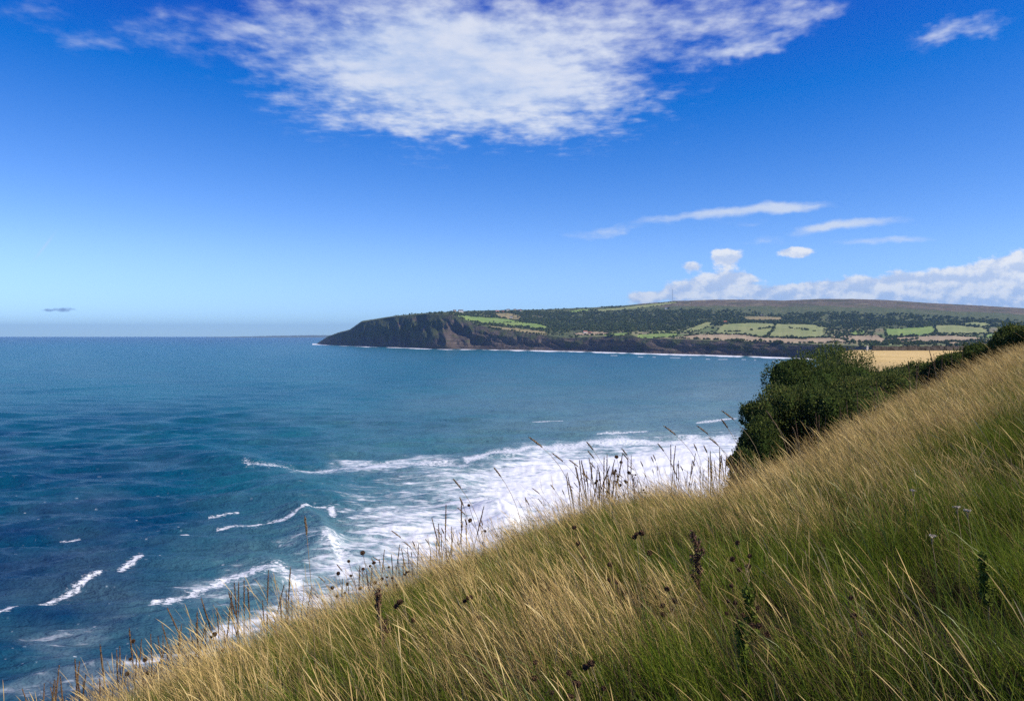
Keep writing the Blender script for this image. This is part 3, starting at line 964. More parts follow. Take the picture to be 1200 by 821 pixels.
def near_z(x, y):
    """the turf: a rounded shoulder falling left and forward to the sea, a level field farther on"""
    x = np.asarray(x, float); y = np.asarray(y, float)
    L = LS
    a, b = x / L, y / L
    s1 = (b - a) / math.sqrt(2)
    off = (15 - 10.0 * sstep(y, 48, 120) - 0 * a) / 1.0
    s2 = ((0.40 * y - x) / 1.077 + off * (L + (1 - L) * sstep(y, 48, 120))) / L
    k = 3.0
    h = np.clip(0.5 + 0.5 * (s2 - s1) / k, 0, 1)
    s = s2 * (1 - h) + s1 * h - k * h * (1 - h)
    s = np.maximum(s, 0)
    al = np.where(a > 15, 15 + 12 * np.tanh((a - 15) / 12), a)
    p0 = L * (-1.2 + 0.17 * al - 0.054 * np.clip(b, -10, 60))
    pl = p0 + (-3.0 - p0) * sstep(y, 44, 95)
    uu = x / np.maximum(y, 4.0)
    pl = pl - y * sstep(b, 6, 13) * (1 - sstep(b, 36, 60)) * (0.048 * np.exp(-((uu - 0.285) / np.where(uu < 0.285, 0.085, 0.20)) ** 2) + 0.012 * np.exp(-((uu + 0.25) / 0.12) ** 2)) - y * sstep(b, 2, 7) * (1 - sstep(y, 25, 45)) * 0.030 * np.exp(-((uu + 0.56) / 0.14) ** 2)
    z = pl - L * 0.01667 * s * s * (1 + np.clip(b - 30, 0, 60) / 14) - GRASS
    z = z + 0.12 * fbm(x / 2.4, y / 2.4, 51, 3) * sstep(60 - y, 0, 10) + 0.03 * fbm(x / 0.5, y / 0.5, 52, 2) * (y < 40)
    z = z - 0.004 * np.maximum(y - 190, 0) ** 2
    return EYE + np.maximum(z, -66)


soil_m, t = mat('turf')
pos = t.node('ShaderNodeNewGeometry').outputs['Position']
gn = t.noise(pos, 2.2, 6, 0.65); gn2 = t.noise(pos, 14, 4, 0.6)
surf(t, t.mix(t.smooth(gn, 0.4, 0.62), t.mix(gn2, (0.020, 0.020, 0.010), (0.05, 0.042, 0.022)), (0.030, 0.040, 0.012)), 0.95, 0.1, gn2, 0.8, 0.06)
gold_m, t = mat('dry_field')
pos = t.node('ShaderNodeNewGeometry').outputs['Position']
g1 = t.noise(t.vm('MULTIPLY', pos, (1, 0.25, 1)), 0.25, 6, 0.65); g2 = t.noise(pos, 1.8, 5, 0.65)
surf(t, t.mix(t.smooth(t.m('ADD', t.m('MULTIPLY', g1, 0.6), t.m('MULTIPLY', g2, 0.4)), 0.38, 0.62), (0.50, 0.36, 0.13), (0.64, 0.47, 0.20)), 0.9, 0.15, g2, 0.8, 0.3)


def build_ground():
    xs = np.concatenate([np.arange(-75, -20, 2.0), np.arange(-20, 45, 0.45), np.arange(45, 190, 2.0)])
    ys = np.concatenate([np.arange(-25, -4, 2.0), np.arange(-4, 62, 0.45), np.arange(62, 330, 2.0)])
    Xg, Yg = np.meshgrid(xs, ys)
    Zg = near_z(Xg, Yg)
    V = np.stack([Xg, Yg, Zg], -1).reshape(-1, 3)
    Fq = grid_faces(*Xg.shape)
    c = V[Fq].mean(1)
    gold = (c[:, 1] > 92) & (c[:, 1] < 186) & (c[:, 0] > 0.405 * c[:, 1] + 1.0)
    for name, idx, m, lab in (('clifftop_ground', ~gold, soil_m, 'grassy clifftop slope falling away to the sea'), ('field', gold, gold_m, 'golden dry field behind the dark bushes')):
        f = Fq[idx]; u, inv = np.unique(f, return_inverse=True)
        tag(link(name, np_mesh(name, V[u], inv.reshape(f.shape), m)), lab, kind='structure')


build_ground()

# stone wall along the far side of the golden field
M_stone = simple('dry_stone', (0.15, 0.13, 0.11), 0.95, (0.07, 0.062, 0.055), 1.2)
M_post = simple('post_pale', (0.62, 0.58, 0.50), 0.9)


def stone_wall():
    r = np.random.default_rng(8)
    root = bpy.data.objects.new('stone_wall', None); COL.objects.link(root)
    root.location = (83, 181, float(near_z(83, 181)))
    tag(root, 'dark dry stone wall along the back of the golden field', 'wall')
    V, Fc, V2, F2 = [], [], [], []
    x = 82.0
    while x < 130:
        w = r.uniform(0.35, 0.7)
        y = 181 + 0.02 * (x - 82)
        zb = float(near_z(x, y)) - root.location.z
        for k in range(3):
            j = r.uniform(-.06, .06)
            v, f = boxv(x - 83, x - 83 + w, y - 181 - 0.3 + j, y - 181 + 0.3 + j, zb - 0.3 + k * 0.38, zb + 0.075 + k * 0.38)
            n = len(V); V += v; Fc += [tuple(i + n for i in q) for q in f]
        v, f = boxv(x - 83 + .03, x - 83 + w - .03, y - 181 - 0.24, y - 181 + 0.24, zb + 0.84, zb + 1.02 + r.uniform(-.05, .12))
        n = len(V2); V2 += v; F2 += [tuple(i + n for i in q) for q in f]
        x += w + 0.015
    tag(link('stones', pymesh('stones', V, Fc, M_stone), root), kind='stuff')
    tag(link('coping', pymesh('coping', V2, F2, M_stone), root), kind='stuff')
    gp = (80.6, 180.6)
    V, Fc = boxv(-.2, .2, -.2, .2, -0.4, 1.15)
    V = [(a * (0.9 if c > 1 else 1), b * (0.9 if c > 1 else 1), c) for a, b, c in V]
    o = link('gate_post', pymesh('gate_post', V, Fc, M_post)); o.location = (*gp, float(near_z(*gp)))
    tag(o, 'pale stone gate post at the left end of the wall', 'gate post')


stone_wall()

# ------------------------------------------------------------------ grass
M_green_b = plant_mat('blade_green', [(0, (0.030, 0.058, 0.006)), (0.4, (0.085, 0.140, 0.014)), (0.72, (0.18, 0.22, 0.024)), (0.88, (0.30, 0.27, 0.05)), (1, (0.38, 0.30, 0.13))], 0.30, 0.35, 0.0)
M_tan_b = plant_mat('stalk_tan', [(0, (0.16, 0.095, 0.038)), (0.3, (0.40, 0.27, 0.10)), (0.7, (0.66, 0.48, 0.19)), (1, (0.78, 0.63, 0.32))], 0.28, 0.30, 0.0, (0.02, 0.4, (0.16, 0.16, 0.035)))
M_broad = plant_mat('blade_broad', [(0, (0.075, 0.125, 0.018)), (0.5, (0.14, 0.20, 0.03)), (0.85, (0.22, 0.25, 0.04)), (1, (0.40, 0.33, 0.08))], 0.35, 0.35, 0.02)
M_thatch = plant_mat('thatch', [(0, (0.030, 0.020, 0.012)), (0.5, (0.075, 0.052, 0.028)), (1, (0.20, 0.145, 0.075))], 0.2, 0.4)  # dead grass browns, darkened to stand in for shade between the stems


def tuft(seed, n, spread, lmin, lmax, lean, wid, m, segs=5, head=False, droop=0.5, splay=0.35):
    r = np.random.default_rng(seed)
    b = r.normal(0, spread, (n, 2))
    L = r.uniform(lmin, lmax, n)
    az = r.normal(0, 0.45, n)
    ln = lean * r.uniform(0.55, 1.35, n)
    rx, ry = r.normal(0, splay, n), r.normal(0, splay, n)
    ts = np.linspace(0, 1, segs + 1)
    if head:
        ts = np.array([0, 0.25, 0.5, 0.72, 0.82, 0.90, 0.96, 1.0])
    path = []
    # local lean direction is -X
    lx = -np.cos(az) * ln + rx * 0.5; ly = np.sin(az) * ln + ry * 0.5
    x, y, z = b[:, 0].copy(), b[:, 1].copy(), np.full(n, -0.03)
    prev = 0
    for tt in ts:
        dt = tt - prev; prev = tt
        bend = 0.35 + 0.75 * tt + droop * tt ** 3
        vx, vy, vz = lx * bend, ly * bend, np.ones(n) - droop * 0.45 * tt ** 2
        q = np.sqrt(vx ** 2 + vy ** 2 + vz ** 2)
        x = x + L * dt * vx / q; y = y + L * dt * vy / q; z = z + L * dt * vz / q
        path.append(np.stack([x, y, z], -1))
    path = np.array(path)                                    # k,n,3
    wa = r.uniform(0, 3.14, n)
    wv = np.stack([np.cos(wa), np.sin(wa), r.normal(0, .2, n)], -1)
    if head:
        wp = np.array([0.9, 0.8, 0.7, 0.6, 1.9, 2.3, 1.5, 0.3])
    else:
        wp = np.array([1 - 0.9 * q ** 1.6 for q in ts])
    W_ = wid * r.uniform(0.7, 1.3, n)
    K = len(ts)
    A = path + wv[None] * (W_[None, :] * wp[:, None])[..., None]
    B = path - wv[None] * (W_[None, :] * wp[:, None])[..., None]
    V = np.stack([A, B], 2)                                   # k,n,2,3
    V = V.transpose(1, 0, 2, 3).reshape(-1, 3)
    base = np.arange(n)[:, None] * (2 * K) + np.arange(K - 1)[None] * 2
    Fc = np.stack([base, base + 1, base + 3, base + 2], -1).reshape(-1, 4)
    rr = np.repeat(r.random(n), 2 * K)
    hh = np.tile(np.repeat(ts, 2), n)
    return np_mesh('tuft', V, Fc, m, dict(r=rr, h=hh), True)


PA = [tuft(100 + i, 46, 0.11, 0.18, 0.52, 0.34, 0.0021, M_green_b, 5, False, 0.9, 0.50) for i in range(6)]
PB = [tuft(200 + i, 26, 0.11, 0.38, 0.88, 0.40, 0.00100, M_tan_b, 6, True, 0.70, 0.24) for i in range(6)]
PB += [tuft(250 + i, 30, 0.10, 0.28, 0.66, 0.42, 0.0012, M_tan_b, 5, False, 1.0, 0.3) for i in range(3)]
PD = [tuft(400 + i, 11, 0.12, 0.30, 0.62, 0.40, 0.0036, M_broad, 6, False, 1.2, 0.45) for i in range(4)]
PC = [tuft(300 + i, 30, 0.15, 0.12, 0.40, 0.6, 0.0024, M_thatch, 4, False, 0.9, 0.9) for i in range(3)]


def grass():
    r = np.random.default_rng(77)
    N = 190000
    y = np.sqrt(1.4 + (54 ** 2 - 1.4) * r.random(N))
    u = r.uniform(-0.95, 0.85, N)
    ok = r.random(N) < np.minimum(1, 14 / y)
    y, u = y[ok], u[ok]
    x = u * y
    s = (y - x) / math.sqrt(2)
    keep = (s < 32) & (np.hypot(x, y) > 1.35)
    x, y, s = x[keep], y[keep], s[keep]
    z = near_z(x, y)
    n = len(x)
    dist = np.hypot(x, y)
    # what the photograph shows: green hollows low right, tan sweeps elsewhere
    pat = fbm(x / 1.7 + y * 0.15, y / 2.6, 5, 3)
    tan = np.clip(0.37 + 1.0 * pat + 0.012 * (y - 9) - 0.22 * sstep(u[keep], 0.1, 0.7) * sstep(y, 13, 6), 0.06, 0.95)
    kind = np.where(r.random(n) < tan * 0.52, 1, np.where(r.random(n) < 0.70, 0, 2))
    bare = fbm(x / 0.55 + 0.3 * y, y / 0.8, 63, 3) < -0.13                # gaps where only thatch and shade lie between the stems
    kind = np.where(bare & (r.random(n) < 0.75), np.where(r.random(n) < 0.35, 2, 9), kind)
    kind = np.where((kind == 0) & (r.random(n) < 0.22), 3, kind)
    zr = r.normal(0, 0.5, n) + 0.6 * fbm(x / 1.3, y / 1.6, 33, 2)
    sc = r.uniform(0.7, 1.2, n) * np.clip(1 + 0.45 * fbm(x / 0.8 + 0.4 * y, y / 1.1, 9, 3), 0.5, 1.5)
    # fewer, slightly stronger tufts far off
    wide = 1 + np.clip((dist - 12) / 30, 0, 1) * 0.5
    rot = np.stack([r.normal(0, .08, n), r.normal(-0.04, .08, n), zr], -1)
    P_ = np.stack([x, y, z], -1)
    near_cut = np.clip((dist - 1.2) / 1.4, 0.35, 1.0)
    for nm, k, protos, lab, cat, f in (('grass', 0, PA, 'green grass covering the clifftop slope', 'grass', 1.0),
                                       ('dry_grass', 1, PB, 'long tan grass stalks swept left by the wind', 'grass', 1.0),
                                       ('broad_grass', 3, PD, 'broad yellow green grass blades arching among the finer grass', 'grass', 1.0),
                                       ('dead_grass', 2, PC, 'brown dead thatch low among the grass', 'grass', 1.0)):
        i = kind == k
        q = sc[i] * near_cut[i] * f
        scl = np.stack([q * wide[i], q * wide[i], q], -1)
        o = scatter(nm, P_[i], rot[i], scl, r.integers(0, len(protos), i.sum()), protos)
        tag(o, lab, cat, kind='stuff')


grass()

# ------------------------------------------------------------------ bushes and hedge
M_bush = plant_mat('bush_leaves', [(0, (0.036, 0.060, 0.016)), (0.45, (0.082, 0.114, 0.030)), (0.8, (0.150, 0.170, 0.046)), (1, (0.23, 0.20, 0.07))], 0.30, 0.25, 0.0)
M_bark = simple('bark', (0.10, 0.075, 0.05), 0.95, (0.05, 0.038, 0.028), 6)


def tube(path, rad, sides=6):
    V, Fc = [], []
    for i, (p, r_) in enumerate(zip(path, rad)):
        p = Vector(p)
        dv = (Vector(path[min(i + 1, len(path) - 1)]) - Vector(path[max(i - 1, 0)])).normalized()
        a = dv.orthogonal().normalized(); b = dv.cross(a)
        for k in range(sides):
            th = 6.283 * k / sides
            V.append(tuple(p + (a * math.cos(th) + b * math.sin(th)) * r_))
    for i in range(len(path) - 1):
        for k in range(sides):
            k2 = (k + 1) % sides
            Fc.append((i * sides + k, i * sides + k2, (i + 1) * sides + k2, (i + 1) * sides + k))
    Fc.append(tuple(range(sides))[::-1]); Fc.append(tuple((len(path) - 1) * sides + k for k in range(sides)))
    return V, Fc


def bush(px, py_top, depth, wpx, label, seed, leaves=15000, name='thorn_bush', cat='bush', group=None, tall=1.0, dpt=1.0, hmin=1.2):
    """a bush whose crown tops out at py_top in column px, standing on the ground at the given depth"""
    r = np.random.default_rng(seed)
    depth = depth * 1.22
    x = (px - CX) / F * depth
    zg = float(near_z(x, depth))
    top = EYE + (HOR - py_top) / F * depth
    h = max(top - zg, hmin)
    rx = wpx / F * depth / 2
    root = bpy.data.objects.new(name, None); COL.objects.link(root); root.location = (x, depth, zg)
    tag(root, label, cat, group)
    lobes = [(0, 0, h * 0.46, rx * 0.88, rx * 0.88 * dpt, h * 0.47)]
    for k in range(13):
        a = r.uniform(0, 6.28); q = r.uniform(0.35, 0.74)
        f = r.uniform(0.32, 0.48)
        zz = h * r.uniform(0.22, 0.86) * (1 - 0.25 * q)
        lobes.append((rx * q * math.cos(a), rx * q * math.sin(a) * dpt, zz, rx * f, rx * f * dpt, min(h * 0.34, h - zz + 0.02, rx * f * 0.95)))
    leaves = int(leaves * 2.0)
    p, n = shell_points(lobes, leaves, r, 0.80, -0.9)
    keep = p[:, 2] > 0.05
    p, n = p[keep], n[keep]
    p[:, 2] *= h / np.percentile(p[:, 2], 99.7)
    V, Fc, rr = leaf_cloud(p, n * 0.9, 0.115, 0.30, r, 0.40)
    # ragged upright shoots on the outside
    m = leaves // 45
    pick = r.choice(len(p), m)
    sp, sn = [], []
    for j in range(7):
        tt = j / 6
        sp.append(p[pick] + (n[pick] * 0.10 + np.array([-0.04, 0, 0.22])) * tt * r.uniform(0.6, 1.2, (m, 1)) + r.normal(0, .02, (m, 3)))
        sn.append(n[pick])
    V2, F2, r2 = leaf_cloud(np.concatenate(sp), np.concatenate(sn), 0.09, 0.25, r, 0.8)
    zk = p[:, 2].max() / max(l[2] + l[5] for l in lobes)
    VV, FF, RR = [V, V2], [Fc, F2 + len(V)], [rr, r2]
    n0 = len(V) + len(V2)
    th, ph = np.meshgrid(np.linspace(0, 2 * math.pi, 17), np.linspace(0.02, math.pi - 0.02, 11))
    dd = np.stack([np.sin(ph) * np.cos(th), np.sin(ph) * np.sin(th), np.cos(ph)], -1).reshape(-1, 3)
    for (lx, ly, lz, ax, ay, az) in lobes:                    # dark core added inside each lobe, closing it to light and sight
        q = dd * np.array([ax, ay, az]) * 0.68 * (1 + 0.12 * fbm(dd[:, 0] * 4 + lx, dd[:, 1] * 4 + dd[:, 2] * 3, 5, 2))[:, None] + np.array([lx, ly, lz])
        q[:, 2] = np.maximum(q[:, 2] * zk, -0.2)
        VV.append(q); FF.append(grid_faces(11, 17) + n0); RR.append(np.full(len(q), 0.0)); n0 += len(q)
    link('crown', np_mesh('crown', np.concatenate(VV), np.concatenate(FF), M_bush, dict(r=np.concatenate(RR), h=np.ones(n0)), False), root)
    Vt, Ft = [], []
    for k in range(6):
        a = 6.28 * k / 6 + r.uniform(-.4, .4)
        e = (rx * 0.55 * math.cos(a), rx * 0.55 * math.sin(a) * dpt, h * r.uniform(.55, .8))
        pth = [(0.1 * math.cos(a), 0.1 * math.sin(a), -0.3), (e[0] * .35, e[1] * .35, e[2] * .45), (e[0] * .75, e[1] * .7, e[2] * .8), e]
        v, f = tube(pth, [0.09, 0.065, 0.04, 0.012], 5)
        n0 = len(Vt); Vt += v; Ft += [tuple(i + n0 for i in q) for q in f]
    link('branches', pymesh('branches', Vt, Ft, M_bark), root)
    return root


bush(914, 452, 33, 92, 'dark rounded bush overhanging the cliff edge, leftmost of the thicket', 1, 14000)
bush(892, 490, 31, 60, 'low dark bush clinging below the leftmost big bush', 2, 8000)
bush(872, 526, 29, 40, 'small dark bush lowest on the cliff edge', 3, 5000, hmin=1.0)
bush(960, 415, 39, 140, 'big sunlit topped bush, second from the cliff edge', 4, 26000)
bush(982, 408, 45, 132, 'tall round bush rising beside the golden field', 5, 42000)
bush(952, 452, 33, 130, 'dark bush in front of the big sunlit one', 6, 18000)
bush(1016, 438, 36, 116, 'spreading dark bush below the tall round one', 7, 16000)
bush(1058, 431, 38, 100, 'hedge bush straight below the golden field', 8, 14000, 'hedge_bush', 'bush')
bush(1100, 426, 38, 96, 'hedge bush under the right end of the golden field', 9, 14000, 'hedge_bush', 'bush')
bush(1138, 414, 37, 92, 'taller hedge bush just right of the golden field', 10, 14000, 'hedge_bush', 'bush')
bush(1172, 403, 36, 84, 'hedge bush left of the dark corner bush', 11, 13000, 'hedge_bush', 'bush')
bush(1208, 381, 34, 84, 'tall dark bush cut by the right edge of the view', 12, 14000, 'hedge_bush', 'bush')

# ------------------------------------------------------------------ single plants
M_stem = simple('dry_stem', (0.34, 0.26, 0.14), 0.8, (0.22, 0.155, 0.08), 30)
M_spike = simple('brown_spike', (0.20, 0.125, 0.065), 0.9, (0.10, 0.062, 0.035), 40)
M_seed = simple('seed_tan', (0.30, 0.215, 0.12), 0.9, (0.17, 0.11, 0.06), 60)
M_dark = simple('dead_flower', (0.13, 0.070, 0.032), 0.95, (0.055, 0.032, 0.018), 60)
M_dock = simple('dock_seed', (0.17, 0.095, 0.055), 0.95, (0.075, 0.042, 0.026), 50)
M_leaf = plant_mat('herb_leaf', [(0, (0.07, 0.11, 0.02)), (0.6, (0.15, 0.19, 0.035)), (1, (0.26, 0.25, 0.05))], 0.3, 0.1)
M_yar = simple('umbel_white', (0.62, 0.55, 0.42), 0.9, (0.38, 0.32, 0.22), 80)


def head_mesh(name, z0, z1, rad, bend, m, seed, n=90, size=0.012, base=(0, 0)):
    """a seed head: core plus many small spikelets standing off it, following the bent stem"""
    r = np.random.default_rng(seed)
    tz = r.random(n)
    prof = np.sin(np.pi * np.clip(tz * 0.9 + 0.08, 0, 1)) ** 0.6
    a = r.uniform(0, 6.28, n)
    off = np.stack([np.cos(a), np.sin(a), np.zeros(n)], -1)
    zz = z0 + (z1 - z0) * tz
    cen = np.stack([bend(zz), np.zeros(n), zz], -1) + off * (rad * prof * 0.75)[:, None]
    V, Fc, _ = leaf_cloud(cen, off * 0.7, size, 0.35, r, 1.4)
    ks = np.linspace(0, 1, 7)
    pth = [(float(bend(z0 + (z1 - z0) * k)), 0, z0 + (z1 - z0) * k) for k in ks]
    v, f = tube(pth, [rad * (0.25 + 0.62 * math.sin(math.pi * min(1, k * .92 + .06))) for k in ks], 6)
    Vl = [tuple(q) for q in V]; n0 = len(Vl)
    Fl = [tuple(int(i) for i in q) for q in Fc] + [tuple(i + n0 for i in q) for q in f]
    return pymesh(name, Vl + v, Fl, m)


def stem_mesh(name, h, bend, r0, r1, m, k=7):
    zs = [-0.05 + (h + 0.05) * i / k for i in range(k + 1)]
    V, Fc = tube([(float(bend(max(z, 0))), 0, z) for z in zs], [r0 + (r1 - r0) * i / k for i in range(k + 1)], 5)
    return pymesh(name, V, Fc, m)


# unit-height prototypes (1 m), leaning towards -X
def mkbend(a, p): return lambda z: -a * np.abs(z) ** p


STALK, SPIKE = [], []
for i, (a, p) in enumerate(((0.20, 2.2), (0.34, 2.6), (0.10, 1.8), (0.46, 3.2))):
    b = mkbend(a, p)
    STALK.append((stem_mesh('stem', 0.93, b, 0.0034, 0.0022, M_stem, 9), head_mesh('seed_head', 0.90, 1.0, 0.0095, b, M_seed, 40 + i, 90, 0.016)))
for i, (a, p) in enumerate(((0.03, 1.3), (0.06, 1.5), (-0.02, 1.2))):
    b = mkbend(a, p)
    SPIKE.append((stem_mesh('stem', 0.8, b, 0.0045, 0.0035, M_stem, 6), head_mesh('seed_head', 0.62, 1.0, 0.0080, b, M_spike, 60 + i, 150, 0.015)))


def ysil(px):
    u = (px - CX) / F
    return LS * 12 / max(0.2, 1 - u)


def put_two(name, pair, loc, h, rz, label, cat, group, thick=1.0, tilt=0.0):
    o = link(name, pair[0]); o.location = loc; o.rotation_euler = (0, tilt, rz); o.scale = (h * thick if False else h, h, h)
    tag(o, label, cat, group)
    link('seed_head', pair[1], o)
    return o


rr_ = random.Random(12)
# tall seed stalks placed where the photograph has them: (tip px, tip py, base px shift)
TALL = [(632, 511, 42), (592, 549, 22), (661, 531, 30), (668, 537, 36), (690, 541, 26), (702, 517, 18), (697, 528, 22), (731, 524, 24), (735, 530, 20),
        (774, 519, 26), (792, 499, 34), (828, 500, 34), (838, 511, 30), (855, 482, 40), (858, 490, 18), (826, 520, 4), (836, 522, 6), (766, 535, 10), (775, 533, 4),
        (795, 545, 14), (683, 555, 28), (672, 565, 20), (656, 574, 14), (640, 566, 26), (617, 585, 12), (548, 583, 10), (545, 560, 24), (700, 575, 22),
        (750, 540, 14), (812, 540, 12), (905, 480, 22), (916, 492, 16), (928, 500, 14), (1010, 452, 26), (1150, 420, 22), (1164, 425, 18), (1090, 432, 20), (1030, 452, 18)]
for i, (tx, ty, sh) in enumerate(TALL):
    Y = ysil(tx) * rr_.uniform(0.82, 1.0)
    bx = (tx + sh - CX) / F * Y
    zg = float(near_z(bx, Y))
    h = EYE + (HOR - ty) / F * Y - zg
    k = 0 if sh < 16 else (1 if sh < 28 else 3)
    rz = rr_.uniform(-0.35, 0.35)
    put_two('seed_stalk', STALK[k], (bx, Y, zg), h, rz, 'thin tan grass stalk with a drooping seed head rising above the slope crest',
            'grass stalk', 'tall seed stalks along the slope crest')
for i in range(70):
    tx = rr_.choice((rr_.uniform(380, 560), rr_.uniform(560, 880), rr_.uniform(640, 860)))
    Y = ysil(tx) * rr_.uniform(0.85, 1.05)
    bx = (tx - CX) / F * Y
    zg = float(near_z(bx, Y))
    h = GRASS + rr_.uniform(0.15, 0.75)
    put_two('seed_stalk', STALK[rr_.randrange(4)], (bx, Y, zg), h, rr_.uniform(-0.5, 0.5), 'thin tan grass stalk with a drooping seed head rising above the slope crest',
            'grass stalk', 'tall seed stalks along the slope crest')
# the lone stalk far left against the water
Y = 7.4
bx = (370 - CX) / F * Y; zg = float(near_z(bx, Y)); h = EYE + (HOR - 604) / F * Y - zg
o = put_two('seed_stalk', STALK[2], (bx, Y, zg), h, 0.0, 'lone tall stalk with a thick seed head against the sea beside the breaking wave', 'grass stalk', None)
o.scale = (h * 0.6, h * 0.6, h)

CL = [(45, 355, 80, 50, 'brown seed spike standing at the lower left end of the slope'),
      (395, 520, 22, 32, 'brown seed spike on the slope crest between the knapweed clumps'),
      (495, 560, 14, 50, 'dark seed spike in the tight clump left of the crest middle'),
      (675, 735, 60, 38, 'dark seed spike in the dense clump at the middle of the crest'),
      (775, 870, 52, 38, 'brown seed spike on the crest near the cliff edge bushes'),
      (935, 1130, 52, 32, 'reddish brown seed spike along the crest in front of the dark thicket')]
for (p0, p1, n, vis, lab) in CL:
    for i in range(n):
        px = rr_.uniform(p0, p1) if p1 - p0 > 80 else rr_.gauss((p0 + p1) / 2, (p1 - p0) / 4)
        Y = ysil(px) * rr_.uniform(0.88, 1.12)
        x = (px - CX) / F * Y; zg = float(near_z(x, Y))
        h = GRASS + 0.05 + vis * rr_.uniform(0.25, 1.5) * Y / F
        put_two('seed_spike', SPIKE[i % 3], (x, Y, zg), h, rr_.uniform(0, 6.28), lab, 'seed spike', lab.split(' ', 3)[3] if False else 'seed spikes: ' + ' '.join(lab.split()[3:]),
                1.0, rr_.gauss(-0.10, 0.11))


# knapweed: thin branching stems carrying dark round heads
def knapweed_proto(seed, nheads):
    r = np.random.default_rng(seed)
    V, Fc, heads = [], [], []
    def add(v, f):
        n0 = len(V); V.extend(v); Fc.extend([tuple(i + n0 for i in q) for q in f])
    main = [(0, 0, -0.05), (-0.03, 0, 0.3), (-0.07, 0.01, 0.6), (-0.13, 0.0, 0.86)]
    add(*tube(main, [0.0045, 0.004, 0.003, 0.0022], 5)); heads.append(main[-1])
    for k in range(nheads - 1):
        tt = r.uniform(0.35, 0.8); b = (-0.03 - 0.09 * tt * tt, 0, tt * 0.86)
        a = r.uniform(0, 6.28); L = r.uniform(0.1, 0.24)
        e = (b[0] + L * math.cos(a) * 0.6 - 0.03, b[1] + L * math.sin(a) * 0.6, b[2] + L)
        add(*tube([b, ((b[0] + e[0]) / 2 + .02 * math.cos(a), (b[1] + e[1]) / 2 + .02 * math.sin(a), (b[2] + e[2]) / 2), e], [0.003, 0.0024, 0.002], 5)); heads.append(e)
    for k in range(5):
        tt = r.uniform(0.1, 0.6); a = r.uniform(0, 6.28); b = Vector((-0.06 * tt, 0, tt * 0.86)); dd = Vector((math.cos(a), math.sin(a), 0.7)) * r.uniform(.05, .1)
        sd = Vector((-math.sin(a), math.cos(a), 0)) * 0.008; n0 = len(V)
        V.extend([tuple(b), tuple(b + dd * .5 + sd), tuple(b + dd), tuple(b + dd * .5 - sd)]); Fc.append((n0, n0 + 1, n0 + 2, n0 + 3))
    return pymesh('stem', V, Fc, M_stem if seed % 2 else M_dock), heads


def round_head(seed):
    r = np.random.default_rng(seed)
    dd = r.normal(0, 1, (150, 3)); dd /= np.linalg.norm(dd, axis=1)[:, None]
    V, Fc, _ = leaf_cloud(dd * np.array([0.013, 0.013, 0.011]), dd * 1.2, 0.014, 0.3, r, 0.3)
    Vl = [tuple(q) for q in V]; Fl = [tuple(int(i) for i in q) for q in Fc]
    v, f = tube([(0, 0, -0.014), (0, 0, -0.006), (0, 0, 0.004), (0, 0, 0.012)], [0.005, 0.012, 0.013, 0.007], 8)
    n0 = len(Vl)
    return pymesh('flower_head', Vl + v, Fl + [tuple(i + n0 for i in q) for q in f], M_dark)


KN = [knapweed_proto(s, 3 + s) for s in range(4)]
RH = round_head(3)


def place(px, py_top, fy, hp=85):
    """stand a plant at column px, its depth a share of the crest's, tip at py_top"""
    if fy < 0.8:                                              # on the face of the slope: where the turf meets the foot's line of sight
        ys = np.linspace(2.2, 45, 500)
        vv = (near_z((px - CX) / F * ys, ys) - EYE) / ys
        hit = np.nonzero(vv >= (HOR - py_top - hp) / F)[0]
        Y = float(ys[hit[0]]) if len(hit) else ysil(px) * 0.8
    else:
        Y = ysil(px) * fy
    x = (px - CX) / F * Y; zg = float(near_z(x, Y))
    return x, Y, zg, EYE + (HOR - py_top) / F * Y - zg


KG = 'knapweed with dark round seed heads'
KNAP = [(437, 646, .92), (452, 658, .90), (466, 664, .95), (405, 672, .95), (425, 655, 1.0), (488, 668, .85), (735, 534, .95), (742, 541, .9), (752, 555, .95), (715, 560, .97), (762, 570, .92), (728, 575, .86),
                                  (690, 618, .66), (760, 624, .66), (737, 662, .56), (792, 690, .52), (645, 778, .33), (712, 798, .33), (870, 688, .5), (884, 637, .64), (1010, 712, .36), (262, 742, .8), (175, 752, .9), (365, 722, .85), (330, 735, .86),
                                  (495, 700, .70), (905, 715, .42), (690, 800, .31), (570, 560, 1.05), (560, 700, .58)]
MARKS = {True: ((352, 'the lone tall stalk'), (460, 'the rusty dead dock'), (745, 'the ragged crest dock')),
         False: ((450, 'the rusty dead dock'), (822, 'the middle dock plume'), (884, 'the leafy herb pair'), (1160, 'the right leafy herb'))}
ORD = ('nearest', 'second', 'third', 'fourth', 'fifth', 'sixth', 'seventh', 'eighth')


def knap_key(q):
    m = min(MARKS[q[2] > 0.8], key=lambda m: abs(m[0] - q[0]))
    return (q[2] > 0.8, m[1], q[0] < m[0]), abs(q[0] - m[0])


